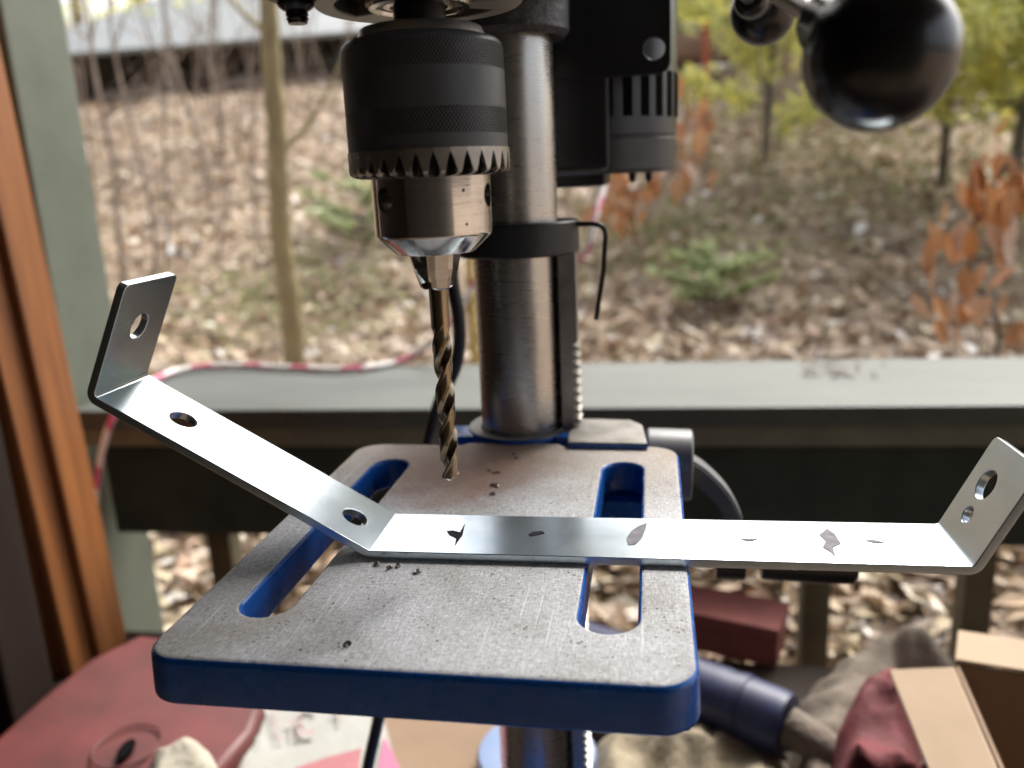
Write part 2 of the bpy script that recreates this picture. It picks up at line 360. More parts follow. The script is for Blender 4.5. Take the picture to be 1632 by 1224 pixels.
def tube(bm, pts, rad, n=12, cap=True, uvlen=None):
    pts = [Vector(p) for p in pts]; m = len(pts)
    R = rad if isinstance(rad, (list, tuple)) else [rad] * m
    up = Vector((.3, .2, 1)).normalized(); rings = []; L = 0; Ls = []
    prev = None
    for i, p in enumerate(pts):
        t = (pts[min(i + 1, m - 1)] - pts[max(i - 1, 0)]).normalized()
        if prev is None: s = t.cross(up if abs(t.dot(up)) < .9 else Vector((1, 0, 0))).normalized()
        else: s = (prev - t * prev.dot(t)).normalized()
        prev = s; u = t.cross(s)
        if i: L += (p - pts[i - 1]).length
        Ls.append(L)
        rings.append([bm.verts.new(p + (s * math.cos(2 * PI * k / n) + u * math.sin(2 * PI * k / n)) * R[i]) for k in range(n)])
    uvl = bm.loops.layers.uv.verify() if uvlen else None
    for i in range(m - 1):
        a, b = rings[i], rings[i + 1]
        for k in range(n):
            f = bm.faces.new((a[k], b[k], b[(k + 1) % n], a[(k + 1) % n]))
            if uvl:
                for lp, (q, h) in zip(f.loops, ((Ls[i], k), (Ls[i + 1], k), (Ls[i + 1], k + 1), (Ls[i], k + 1))): lp[uvl].uv = (q / uvlen, h / n)
    if cap: bm.faces.new(rings[0]); bm.faces.new(rings[-1][::-1])
    bmesh.ops.recalc_face_normals(bm, faces=bm.faces)
def plate(outline, holes, z0, z1, bevel=0.0):
    """closed 2D outline with holes -> bmesh slab between z0 and z1 (via a filled curve)"""
    cu = bpy.data.curves.new('tmp', 'CURVE'); cu.dimensions = '2D'; cu.fill_mode = 'BOTH'
    cu.extrude = (z1 - z0) / 2 - bevel; cu.bevel_depth = bevel; cu.bevel_resolution = 2; cu.offset = -bevel
    for pl in [outline] + list(holes):
        sp = cu.splines.new('POLY'); sp.points.add(len(pl) - 1); sp.use_cyclic_u = True
        for q, (x, y) in zip(sp.points, pl): q.co = (x, y, 0, 1)
    o = bpy.data.objects.new('tmp', cu); COL.objects.link(o)
    dg = bpy.context.evaluated_depsgraph_get(); dg.update()
    me = bpy.data.meshes.new_from_object(o.evaluated_get(dg))
    bm = BM(); bm.from_mesh(me); bmesh.ops.remove_doubles(bm, verts=bm.verts, dist=1e-6)
    bmesh.ops.translate(bm, verts=bm.verts, vec=(0, 0, (z0 + z1) / 2))
    bpy.data.objects.remove(o); bpy.data.curves.remove(cu); bpy.data.meshes.remove(me)
    return bm
def circ(x, y, r, n=32, ry=None, a0=0): return [(x + r * math.cos(a0 + 2 * PI * i / n), y + (ry or r) * math.sin(a0 + 2 * PI * i / n)) for i in range(n)]
def rrect(x0, y0, x1, y1, r, n=8):
    rs = r if isinstance(r, (list, tuple)) else [r] * 4; out = []
    for (cx, cy, a, q) in ((x1 - rs[0], y0 + rs[0], -90, rs[0]), (x1 - rs[1], y1 - rs[1], 0, rs[1]), (x0 + rs[2], y1 - rs[2], 90, rs[2]), (x0 + rs[3], y0 + rs[3], 180, rs[3])):
        for i in range(n + 1):
            t = math.radians(a + 90 * i / n); out.append((cx + q * math.cos(t), cy + q * math.sin(t)))
    return out
def slot(x, y0, y1, r, n=14):
    return [(x + r * math.cos(PI + PI * i / n), y0 + r + r * math.sin(PI + PI * i / n)) for i in range(n + 1)] + [(x + r * math.cos(PI * i / n), y1 - r + r * math.sin(PI * i / n)) for i in range(n + 1)]
def prism(bm, poly, z0, z1, mi=0):
    """vertical prism of a polygon list of (x,y) or Vectors"""
    a = [bm.verts.new((p[0], p[1], z0)) for p in poly]; b = [bm.verts.new((p[0], p[1], z1)) for p in poly]
    f = [bm.faces.new(a[::-1]), bm.faces.new(b)]
    for i in range(len(a)): f.append(bm.faces.new((a[i], a[(i + 1) % len(a)], b[(i + 1) % len(a)], b[i])))
    for x in f: x.material_index = mi
    bmesh.ops.recalc_face_normals(bm, faces=f); return f
def boolean(o, cutter):
    o.modifiers.clear()
    md = o.modifiers.new('b', 'BOOLEAN'); md.operation = 'DIFFERENCE'; md.object = cutter; md.solver = 'EXACT'
    dg = bpy.context.evaluated_depsgraph_get(); dg.update()
    me = bpy.data.meshes.new_from_object(o.evaluated_get(dg)); o.modifiers.clear(); o.data = me
    w_n = o.modifiers.new('normals', 'WEIGHTED_NORMAL'); w_n.keep_sharp = True; w_n.weight = 80
    bpy.data.objects.remove(cutter)
def resharp(o, ang):
    bm = BM(); bm.from_mesh(o.data); bmesh.ops.remove_doubles(bm, verts=bm.verts, dist=2e-6)
    bmesh.ops.dissolve_limit(bm, angle_limit=.002, verts=bm.verts, edges=bm.edges)
    for f in bm.faces: f.smooth = True
    for e in bm.edges: e.smooth = not (len(e.link_faces) == 2 and e.calc_face_angle(0) > math.radians(ang))
    bm.to_mesh(o.data); bm.free()
def fbm(x, y, z=0, o=4): return noise.fractal(Vector((x, y, z)), 1.0, 2.0, o)

#=============================================================== SETTING
# --- hillside
def hill(x, y):
    d = y
    pts = [(-3, -1.0), (.9, -.78), (1.4, -.66), (2.8, -.5), (5.0, .02), (8.0, .9), (9.6, 1.2), (12, 1.5), (20, 3.6), (60, 12)]
    for (a, ha), (b, hb) in zip(pts, pts[1:]):
        if d <= b: t = max(0, (d - a) / (b - a)); h = ha + (hb - ha) * t; break
    else: h = pts[-1][1]
    k = min(1, max(.05, (d - .6) / 3))
    return h + CAM.z + k * (.16 * fbm(x * .5, y * .5, 3) + .06 * fbm(x * 1.9, y * 1.9, 7)) + .012 * fbm(x * 9, y * 9, 1)
def ground():
    xs = np.concatenate([np.linspace(-60, -9, 20), np.linspace(-8, 8, 150), np.linspace(9, 60, 20)])
    ys = np.concatenate([np.linspace(-30, -3, 8), np.linspace(-2, .8, 8), np.linspace(.9, 9.5, 150), np.linspace(10, 60, 40)])
    V = [(x, y, hill(x, y)) for y in ys for x in xs]; nx = len(xs)
    Fc = [(j * nx + i, j * nx + i + 1, (j + 1) * nx + i + 1, (j + 1) * nx + i) for j in range(len(ys) - 1) for i in range(nx - 1)]
    me = bpy.data.meshes.new('ground'); me.from_pydata(V, [], Fc); me.materials.append(MT['soil'])
    for p in me.polygons: p.use_smooth = True
    o = bpy.data.objects.new('ground', me); COL.objects.link(o); tag(o, kind='structure', label='brown wooded hillside rising behind the porch railing'); return o
ground()
def scatter_mesh(name, mat, pts, kind=None, parent=None):
    """pts: list of (centre, size_l, size_w, 3x3 rotation, curl) -> four-triangle leaves"""
    V = []; Fc = []
    for c, l, w_, m, cu in pts:
        b = len(V)
        loc = [(-l, 0, 0), (-.1 * l, -w_, cu * w_), (l, 0, cu * l * .5), (-.1 * l, w_, cu * w_), ]
        for p in loc: q = m @ Vector(p); V.append((c[0] + q.x, c[1] + q.y, c[2] + q.z))
        Fc += [(b, b + 1, b + 2), (b, b + 2, b + 3)]
    me = bpy.data.meshes.new(name); me.from_pydata(V, [], Fc); me.materials.append(MT[mat])
    o = bpy.data.objects.new(name, me); COL.objects.link(o)
    if parent:
        o.parent = parent; p = parent; off = Vector()
        while p is not None: off += Vector(p.location); p = p.parent
        me.transform(Matrix.Translation(-off))
    return tag(o, kind=kind)
def rrot(tilt): 
    return Matrix.Rotation(random.uniform(0, 2 * PI), 3, 'Z') @ Matrix.Rotation(random.gauss(0, tilt), 3, 'X') @ Matrix.Rotation(random.gauss(0, tilt), 3, 'Y')
def litter():
    P = []
    for i in range(42000):
        y = .95 + 9.0 * random.random() ** 1.5; half = .9 + y * .85
        x = random.uniform(-half - .2 * y, half); s = random.uniform(.018, .045) * (1 + .03 * y)
        P.append(((x, y, hill(x, y) + random.uniform(.003, .035)), s, s * random.uniform(.3, .6), rrot(.45), random.uniform(-.5, .9)))
    o = scatter_mesh('leaf_litter', 'litter', P, 'stuff')
    o['label'] = 'thick brown fallen leaves covering the hillside'
litter()
def stems():
    # dry stalks and fallen sticks among the leaves
    bm = BM()
    for i in range(420):
        y = 1.3 + 6 * random.random(); x = random.uniform(-1 - .8 * y, 1 + .7 * y); z = hill(x, y); a = random.uniform(0, PI); l = random.uniform(.08, .4)
        up = random.random() < .35
        d = Vector((math.cos(a) * (.3 if up else 1), math.sin(a) * (.3 if up else 1), 1 if up else random.uniform(-.1, .3))).normalized() * l
        p = Vector((x, y, z + .01)); tube(bm, [p, p + d * .5 + Vector((random.gauss(0, .01), 0, .01)), p + d], [.004, .003, .002], 5)
    o = put('fallen_sticks', bm, 'bark2'); tag(o, 'thin dry sticks and stalks lying among the leaves', kind='stuff')
stems()

# --- porch: floor, wall behind, roof
def planks(name, axis, lo, hi, a0, a1, z, th, wdt, mat, gap=.004):
    root = thing(name, None, None)
    pc = (a0 + a1) / 2; n = int((hi - lo) / wdt); me = None
    for i in range(n):
        c = lo + wdt * (i + .5)
        pos = (c, pc, z) if axis == 'x' else (pc, c, z)
        if me is None:
            bm = BM(); box(bm, (0, 0, 0), (wdt - gap, a1 - a0, th) if axis == 'x' else (a1 - a0, wdt - gap, th), bevel=.003, seg=1)
            o = put('plank', bm, mat, root, origin=(0, 0, 0)); me = o.data; o.location = pos
        else: o = bpy.data.objects.new('plank', me); COL.objects.link(o); o.parent = root; o.location = pos
    return root
fl = planks('porch_floor', 'x', -2.2, 2.2, -1.6, .72, -.92, .03, .14, 'deck'); fl['kind'] = 'structure'
rf = planks('porch_roof', 'x', -2.2, 2.2, -1.6, .95, 1.35, .02, .14, 'roofwood'); rf['kind'] = 'structure'
bm = BM(); box(bm, (0, -1.66, .2), (4.6, .08, 2.3)); o = put('house_wall', bm, 'wallgrey'); o['kind'] = 'structure'
bm = BM(); box(bm, (-1.3, -.5, .2), (.08, 2.22, 2.25)); o = put('side_wall', bm, 'brown_wall'); o['kind'] = 'structure'

# --- green railing
RA = oz(110, 655, -.13); RB = oz(1632, 645, -.13); RD = (RB - RA).normalized(); RN = Vector((-RD.y, RD.x, 0))
RW = (oz(1000, 577, -.13) - RA).dot(RN)
RROT = Matrix.Rotation(math.atan2(RD.y, RD.x), 3, 'Z')
def rl(s, n, z): return RA + RD * s + RN * n + Vector((0, 0, z + .13 - .0)) - Vector((0, 0, .13)) * 0 + Vector((0, 0, 0)) if False else Vector((RA.x, RA.y, 0)) + RD * s + RN * n + Vector((0, 0, z))
def on_rail(px, py, n):   # ray meets the vertical plane n metres behind the front edge of the cap
    d = ray(px, py); t = (Vector((RA.x, RA.y, 0)) + RN * n - CAM).dot(RN) / d.dot(RN); p = CAM + d * t
    return (p - Vector((RA.x, RA.y, 0))).dot(RD), p.z
rail = thing('porch_railing', 'weathered sage green wooden railing with pale flat cap running across the porch edge', 'railing', rl(.7, .05, -.95))
L = 2.6
bm = BM(); box(bm, rl(L / 2, RW / 2, -.13 - .013), (L, RW, .026), RROT, .004); put('cap_board', bm, 'cap', rail)
s1, z1 = on_rail(900, 712, .012); s2, z2 = on_rail(900, 862, .05)
bm = BM(); box(bm, rl(L / 2, .012 + .019, (-.157 + z1) / 2), (L, .038, -.157 - z1), RROT, .003); put('apron_board', bm, 'olive', rail)
bm = BM(); box(bm, rl(L / 2, .052 + .015, (-.158 + z2) / 2), (L, .03, -.158 - z2), RROT, .003); o = put('lower_board', bm, 'darkgreen' if 'darkgreen' in MT else 'green', rail)
me = None
bw = .036
for px in (1560, 1302, 1060, 828, 597, 361):
    s, z = on_rail(px, 960, .09); zc = (z2 - .95) / 2 + .03
    if me is None:
        bm = BM(); box(bm, rl(s, .09 + bw / 2, zc), (bw, bw, z2 + .95), RROT, .003); o = put('baluster', bm, 'balusterm', rail, origin=rl(s, .09 + bw / 2, zc)); me = o.data
    else:
        o = bpy.data.objects.new('baluster', me); COL.objects.link(o); o.parent = rail; o.location = rl(s, .09 + bw / 2, zc) - Vector(rail.location)

# green porch post standing at the left end of the railing
s, _ = on_rail(165, 400, .04)
bm = BM(); box(bm, rl(s - .140, .04 + .06, .2), (.12, .12, 2.27), RROT, .005); o = put('porch_post', bm, 'green', origin=rl(s - .140, .1, -.93)); tag(o, 'sage green square porch post at the left end of the railing', 'post')
# orange stained post, nearer
ys = .50
for _ in range(1): 
    p0 = oy(108, 650, ys); p1 = oy(20, 120, ys)
xr = (p0.x + p1.x) / 2 - .071
k0 = thing('timber_post', 'orange stained timber post with moulded edge left of the green post', 'post', (xr - .06, ys + .05, -.9))
bm = BM(); box(bm, (xr - .083, ys + .06, .23), (.13, .11, 2.24), None, .006); put('timber', bm, 'cedar', k0)
bm = BM(); box(bm, (xr - .0095, ys + .045, .23), (.016, .085, 2.24), None, .005); box(bm, (xr + .004, ys + .06, .23), (.011, .05, 2.24), None, .004); put('edge_moulding', bm, 'cedar', k0)
k0.rotation_euler = (0, math.radians(-2.2), 0); k0.location.x += .9 * math.sin(math.radians(2.2))
# dark board wall left, nearer to the camera
bm = BM()
pw = oy(0, 640, .40); pb = oy(85, 1170, .40)
box(bm, (pw.x - .10 - .057, .43, -.1), (.2, .06, 1.7), Matrix.Rotation(0, 3, 'Z'), .006)
o = put('corner_board', bm, 'brown_wall', origin=(pw.x - .1, .43, -.9)); tag(o, 'dark brown upright board at the far left edge in front of the orange post', 'board')

# --- workbench the press stands on
ZB = -.375
bench = thing('workbench', 'dark plank bench under the drill press, cluttered with bags and boxes', 'bench', (0, .3, -.9))
for i in range(5):
    y0 = .60 - .15 * i
    bm = BM(); box(bm, (-.1, y0 - .07, ZB - .015), (1.9, .144, .03), None, .003); put('plank', bm, 'bench', bench)
for sx in (-.95, .75):
    for sy in (.0, .55): bm = BM(); box(bm, (sx, sy, (ZB - .03 - .905) / 2), (.07, .07, ZB - .03 + .905)); put('leg', bm, 'bench', bench)

#=============================================================== DRILL PRESS
CX0, CY0 = 0.0, .235      # column axis
AX, AY = 0.0, .068        # spindle axis
dp = thing('drill_press', 'bench drill press with black chuck, steel column and blue-edged cast iron table', 'drill press', (CX0, CY0, ZB))
# base
bm = plate(rrect(-.09, .03, .09, .30, .015), [slot(-.05, .07, .2, .006), slot(.05, .07, .2, .006)], ZB, ZB + .02, .003); put('base', bm, 'blue', dp)
bm = BM(); lathe(bm, [(.023, -.36), (.023, .3)], (CX0, CY0, 0), 96, cap=True); put('column', bm, 'column', dp, origin=(CX0, CY0, 0))
bm = BM(); lathe(bm, [(.0235, .02), (.033, .02), (.035, .012), (.04, 0), (.0235, 0)], (CX0, CY0, ZB + .0), 48, close=True); put('column_foot', bm, 'blue', dp)
# rack
bm = BM()
xa, xb = .0238, .0305
zt = .0985; rack_y = CY0 - .004
prof = [(xa, -.33), (xb - .001, -.33)]
ztt = oy(915, 545, rack_y).z
z = -.33
while z < ztt: prof += [(xb - .001, z + .0004), (xb + .0032, z + .0018), (xb + .0032, z + .0026), (xb - .001, z + .0042)]; z += .0050
prof += [(xb + .002, z + .001), (xb + .002, zt), (xa, zt)]
a = [bm.verts.new((x, rack_y - .0065, z)) for x, z in prof]; b = [bm.verts.new((x, rack_y + .0065, z)) for x, z in prof]
bm.faces.new(a); bm.faces.new(b[::-1])
for i in range(len(a)): bm.faces.new((a[i], b[i], b[(i + 1) % len(a)], a[(i + 1) % len(a)]))
bmesh.ops.recalc_face_normals(bm, faces=bm.faces); bmesh.ops.triangulate(bm, faces=[f for f in bm.faces if len(f.verts) > 4])
put('rack', bm, 'steel_dull', dp, smooth=False)
# rack collar
bm = BM(); lathe(bm, [(.0232, .0975), (.0322, .0975), (.033, .0983), (.033, .1135), (.0322, .1143), (.0232, .1143)], (CX0 + .001, CY0, 0), 64, close=True); put('rack_collar', bm, 'black_satin', dp)
# table
T = thing('table', None, None); T.parent = dp; T.location = -Vector(dp.location)
for k_ in list(T.keys()): del T[k_]
TW = .0846; TD = .2045
outl = rrect(-TW, -.0026, TW, TD, [.012, .014, .014, .012])
# small step towards the column at the back
i_b = [i for i, p in enumerate(outl) if p[1] > TD - 1e-6]
outl = outl[:i_b[0] + 1] + [(.026, TD), (.0235, TD + .0035), (-.026, TD + .0035), (-.029, TD)] + outl[i_b[0] + 1:]
bm = plate(outl, [slot(-.0578, .0245, .179, .0088), slot(.0578, .0245, .179, .0092)], -.0160, 0, .0021)
for v in bm.verts:
    t = min(1, max(0, -v.co.z / .0155))
    if abs(v.co.x) > TW - .014: v.co.x += math.copysign(.0006 * t, v.co.x)
    if v.co.y < .012: v.co.y -= .0006 * t
for f in bm.faces:
    c = f.calc_center_median(); f.material_index = 0 if (f.normal.z > .9 or (c.z > -.0003)) else 1
tt = put('table_plate', bm, ['cast', 'blue'], T, auto=40)
for sx in (-1, 1):
    for fy in (.010, .19):
        bm = BM(); box(bm, (sx * .0742, fy, -.0160), (.016, .016, .0025), None, .0011); put('corner_foot', bm, 'blue', T)
# ribs and arm under the table
bm = BM()
box(bm, (0, .10, -.03), (.07, .1, .032), None, .006); box(bm, (0, .17, -.035), (.046, .12, .03), None, .006)
box(bm, (.03, .195, -.03), (.085, .05, .028), None, .006)
put('table_arm', bm, 'blue', dp)
# clamp casting round the column
br = thing('column_bracket', None, None); br.parent = dp; br.location = -Vector(dp.location)
for k_ in list(br.keys()): del br[k_]
bm = BM(); lathe(bm, [(.0236, -.055), (.031, -.055), (.0312, .0002), (.0302, .0022), (.0236, .0022)], (CX0, CY0, 0), 64, close=True)
for f in bm.faces: f.material_index = 0 if f.normal.z > .7 and f.calc_center_median().z > 0 else 1
put('clamp_ring', bm, ['cast2', 'blue'], br)
pl = [oz(905, 706, .003), oz(905, 690, .003), oz(925, 668, .003), oz(1005, 670, .003), oz(1024, 678, .003), oz(1032, 708, .003)]
pl = [(p.x, p.y) for p in pl]
bm = plate([pl[0], pl[5], pl[4], pl[3], pl[2], pl[1]], [], -.04, .0036, .0012)
for f in bm.faces: f.material_index = 0 if f.normal.z > .7 else 1
put('gear_housing', bm, ['cast2', 'blue'], br)
bm = BM(); box(bm, (-.034, .226, -.004), (.022, .02, .010), None, .002); put('clamp_lug', bm, 'blue', br)
bm = BM(); box(bm, (.036, .214, -.001), (.03, .008, .008), None, .0015); put('clamp_lug', bm, 'blue', br)
# crank
crk = thing('crank', None, None); crk.parent = dp; crk.location = -Vector(dp.location)
for k_ in list(crk.keys()): del crk[k_]
YK = .222
h0 = oy(1030, 742, YK); h1 = oy(1103, 745, YK)
rk = (oy(1065, 692, YK) - oy(1065, 800, YK)).length / 2
bm = BM(); hc = (h0 + h1) / 2; Lk = (h1 - h0).length
lathe(bm, [(.004, -Lk / 2), (rk - .001, -Lk / 2), (rk, -Lk / 2 + .001), (rk, Lk / 2 - .001), (rk - .0012, Lk / 2), (.004, Lk / 2)], (hc.x, hc.y + rk * .2, hc.z), 40, axis=(1, 0, -.03), cap=True)
put('crank_hub', bm, 'grey_plastic', crk)
bm = BM()
cr = spline([oy(1092, 742, YK), oy(1118, 758, YK), oy(1150, 790, YK - .004), oy(1172, 835, YK - .008), oy(1176, 880, YK - .01), oy(1172, 912, YK - .012)], 8)
wd = [.011 - .006 * abs(2 * i / (len(cr) - 1) - .1) * .5 for i in range(len(cr))]
vs = []
for i, p in enumerate(cr):
    t = (cr[min(i + 1, len(cr) - 1)] - cr[max(i - 1, 0)]).normalized(); sN = Vector((0, 1, 0)); uN = t.cross(sN).normalized(); h_ = wd[i]
    vs.append([bm.verts.new(p + uN * q * h_ * .55 + sN * e) for q, e in ((-1, -.007), (1, -.007), (1, .007), (-1, .007))])
for a, b in zip(vs, vs[1:]):
    for k in range(4): bm.faces.new((a[k], a[(k + 1) % 4], b[(k + 1) % 4], b[k]))
bm.faces.new(vs[0]); bm.faces.new(vs[-1][::-1]); bmesh.ops.recalc_face_normals(bm, faces=bm.faces)
bmesh.ops.bevel(bm, geom=bm.edges[:], offset=.0012, segments=2, affect='EDGES')
put('crank_arm', bm, 'grey_plastic', crk, auto=50)
bm = BM(); p = oy(1168, 898, YK - .014); lathe(bm, [(.0082, -.009), (.0082, .006)], p, 24, axis=(1, 0, 0), cap=True); put('crank_bolt', bm, 'black', crk)
bm = BM(); p = oy(1212, 893, YK - .014); q = oy(1362, 896, YK - .014); Lg = (q - p).length
lathe(bm, [(.003, 0), (.0092, .0), (.0098, .002), (.0112, Lg * .6), (.0112, Lg - .002), (.0098, Lg), (.003, Lg)], p, 32, axis=q - p, cap=True); put('crank_grip', bm, 'black', crk)

# quill bottom collar
bm = BM(); zq = .1905
kid = []
for a0 in (200, 320, 80):
    pts = [(AX + .0262 * math.cos(math.radians(a0 - 42 + 84 * i / 14)), AY + .0262 * math.sin(math.radians(a0 - 42 + 84 * i / 14))) for i in range(15)] + \
          [(AX + .0168 * math.cos(math.radians(a0 + 42 - 84 * i / 14)), AY + .0168 * math.sin(math.radians(a0 + 42 - 84 * i / 14))) for i in range(15)]
    kid.append(pts)
bm2 = plate(circ(AX, AY, .0325, 72), kid, zq, zq + .0065, .0006); put('quill_collar', bm2, 'cast_alu', dp)
bm = BM(); lathe(bm, [(.0165, zq + .001), (.0158, zq - .0008), (.0138, zq - .001), (.0132, zq + .0014), (.0118, zq + .0014), (.0112, zq - .0004), (.0092, zq - .0006), (.0088, zq + .004)], (AX, AY, 0), 64); put('bearing', bm, 'polished', dp)
bm = BM(); lathe(bm, [(.0084, .182), (.0082, .1835), (.0082, .225)], (AX, AY, 0), 40, cap=True); put('spindle', bm, 'black_satin', dp)
bm = BM(); lathe(bm, [(.0275, zq + .0068), (.0275, .26)], (AX, AY, 0), 48, cap=True); put('quill', bm, 'black_satin', dp)
# depth stop bolt hanging left of the collar
pb_ = oy(471, 0, AY - .005)
bm = BM(); sc = .00022
lathe(bm, [(.0062, .03), (.0062, -.0005), (.0058, -.0028), (.0044, -.0040), (.0034, -.0044), (.0036, -.0056), (.0031, -.006), (.0036, -.0066), (.0031, -.0072), (.003, -.008)], pb_ + Vector((0, 0, .001)), 24, cap=True); put('depth_stop', bm, 'black', dp)
bm = BM(); pc_ = oy(512, -4, AY); box(bm, pc_ + Vector((-.004, 0, .004)), (.03, .014, .008), None, .002); put('stop_lug', bm, 'dark_paint', dp)
# head above the picture
bm = BM(); box(bm, (AX, .13, .262), (.115, .22, .076), None, .012, 3); put('head_casting', bm, 'dark_paint', dp)
bm = BM(); box(bm, (AX, .20, .34), (.16, .40, .07), None, .02, 3); put('pulley_cover', bm, 'dark_paint', dp)
bm = BM(); zc_ = oy(855, 52, CY0 - .02).z
lathe(bm, [(.0235, zc_ + .002), (.0285, zc_), (.0315, zc_ + .003), (.0318, .235), (.0235, .235)], (CX0, CY0, 0), 64, close=True); put('column_socket', bm, 'cast_dark', dp)
# motor
YM = .345
mo = thing('motor', None, None); mo.parent = dp; mo.location = -Vector(dp.location)
for k_ in list(mo.keys()): del mo[k_]
rm = .058; xr_ = oy(1079, 200, YM).x; mx = xr_ - rm
zb = oy(1000, 276, YM - rm * .75).z; zr = oy(1040, 215, YM - rm * .75).z; zv0 = oy(1040, 172, YM - rm).z; zv1 = oy(1040, 112, YM - rm).z
bm = BM(); lathe(bm, [(.02, zb), (rm - .004, zb), (rm - .001, zb + .0025), (rm - .0003, zr - .0012), (rm - .0012, zr - .0004), (rm - .0012, zr + .0004), (rm - .0003, zr + .0012), (rm, zv0 - .002), (rm - .0001, zv0 - .001), (rm - .0001, zv1), (rm, .30), (.02, .30)], (mx, YM, 0), 96, cap=True)
shell = put('motor_shell', bm, 'motor_grey', mo, origin=(mx, YM, 0))
nv = 30
for i in range(nv):
    a = 2 * PI * i / nv
    bm = BM(); box(bm, (0, 0, 0), (.0014, .0060, (zv1 - zv0) + .006), None, .0004, 1)
    bmesh.ops.transform(bm, matrix=Matrix.Rotation(a, 4, 'Z') @ Matrix.Translation((rm - .0001, 0, (zv0 + zv1) / 2)), verts=bm.verts)
    bmesh.ops.translate(bm, verts=bm.verts, vec=(mx, YM, 0))
    put('vent_slot', bm, 'slot', mo)
for px in (1008, 1034):
    p = oy(px, 280, YM - .03); bm = BM(); lathe(bm, [(.0045, .006), (.0045, .0), (.0022, -.0005), (.0022, -.004), (.0004, -.006)], (p.x, p.y, zb), 12, cap=True); put('motor_bolt', bm, 'black', mo)
# left dark box of the motor (switch and capacitor housing)
p0 = oy(893, 300, YM - .04); p1 = oy(966, 300, YM - .04)
bm = BM(); box(bm, ((p0.x - .03 + p1.x) / 2, YM - .015, (p0.z + .1)), (p1.x - p0.x + .03, .06, .2), None, .003); put('capacitor_box', bm, 'dark_paint', mo)
# the big dark left part of the motor body (in front of the vented shell)
p0 = oy(880, 268, YM - .062); p1 = oy(972, 272, YM - .062)
bm = BM(); box(bm, ((p0.x + p1.x) / 2 - .01, YM - .035, p1.z + .09), (p1.x - p0.x + .02, .055, .18), None, .004); put('wiring_box', bm, 'dark_paint', mo)
# motor mount plate with hole
YP = YM - rm - .006
q = [oy(885, -60, YP), oy(885, 128, YP), oy(1052, 118, YP), oy(1069, 100, YP), oy(1069, -60, YP)]
hc_ = oy(1043, 77, YP)
def xz_plate(poly, holes, y0, y1, bev=.0005):
    b = plate(poly, holes, y0, y1, bev); bmesh.ops.transform(b, matrix=Matrix(((1, 0, 0, 0), (0, 0, 1, 0), (0, 1, 0, 0), (0, 0, 0, 1))), verts=b.verts)
    bmesh.ops.reverse_faces(b, faces=b.faces); bmesh.ops.recalc_face_normals(b, faces=b.faces); return b
pol = [(v.x, v.z) for v in q]
bm = xz_plate(pol[:2] + [pol[2], ((pol[2][0] * .3 + pol[3][0] * .7), pol[2][1] + .0022)] + pol[3:], [circ(hc_.x, hc_.z, .0058, 24)], YP, YP + .004); put('motor_mount', bm, 'dark_paint', mo)
# feed handle with three ball knobs
hub = oy(1075, -115, .15)
fh = thing('feed_handle', None, None); fh.parent = dp; fh.location = -Vector(dp.location)
for k_ in list(fh.keys()): del fh[k_]
bm = BM(); lathe(bm, [(.004, -.02), (.017, -.02), (.018, -.018), (.018, .012), (.014, .016), (.004, .016)], hub - Vector((.01, 0, 0)), 40, axis=(1, 0, 0), cap=True); put('hub', bm, 'black', fh)
bm = BM(); lathe(bm, [(.009, -.08), (.009, 0)], hub - Vector((.015, 0, 0)), 24, axis=(1, 0, 0), cap=True); put('feed_shaft', bm, 'steel_dull', fh)
def knob(c, R_, neckdir):
    d = neckdir.normalized(); bm = BM(); prof = []
    for i in range(25):
        a = -PI / 2 + PI * i / 24 * .86; prof.append((max(R_ * math.cos(a), .0001), R_ * math.sin(a)))
    r_, z_ = prof[-1]; prof += [(R_ * .5, z_ + R_ * .1), (R_ * .47, z_ + R_ * .3), (R_ * .5, z_ + R_ * .75), (R_ * .43, z_ + R_ * 1.0), (R_ * .25, z_ + R_ * 1.05)]
    lathe(bm, prof, c, 64, axis=d, cap=True); put('knob', bm, 'black', fh, auto=60)
    bm = BM(); tube(bm, [c + d * R_, hub], .0030, 16); put('spoke', bm, 'steel_dull', fh)
YN = -.005
kn = oy(1402, 88, YN); Rn = 118 / FPX * (kn - CAM).dot(FWD); knob(kn, Rn, hub - kn)
kf = oy(1216, 19, .30); Rf = 51 / FPX * (kf - CAM).dot(FWD); knob(kf, Rf, hub - kf)
ku = hub * 3 - kn - kf; ku = hub + (ku - hub).normalized() * (kn - hub).length; knob(ku, (Rn + Rf) / 2, hub - ku)

# chuck
ch = thing('chuck', None, None); ch.parent = dp; ch.location = -Vector(dp.location) + Vector((AX, AY, 0))
for k_ in list(ch.keys()): del ch[k_]
A0 = (AX, AY, 0)
bm = BM(); lathe(bm, [(.008, .1836), (.0186, .1836), (.0193, .1831), (.0204, .1806), (.008, .1806)], A0, 72, cap=True); put('chuck_collar', bm, 'steel_dull', ch)
bm = BM(); pr = [(.012, .1802), (.0215, .1802), (.0240, .1795), (.0252, .1783), (.0257, .1768), (.0258, .174), (.0259, .1466), (.012, .1466)]
lathe(bm, pr, A0, 128, cap=True); put('sleeve', bm, 'sleeve', ch)
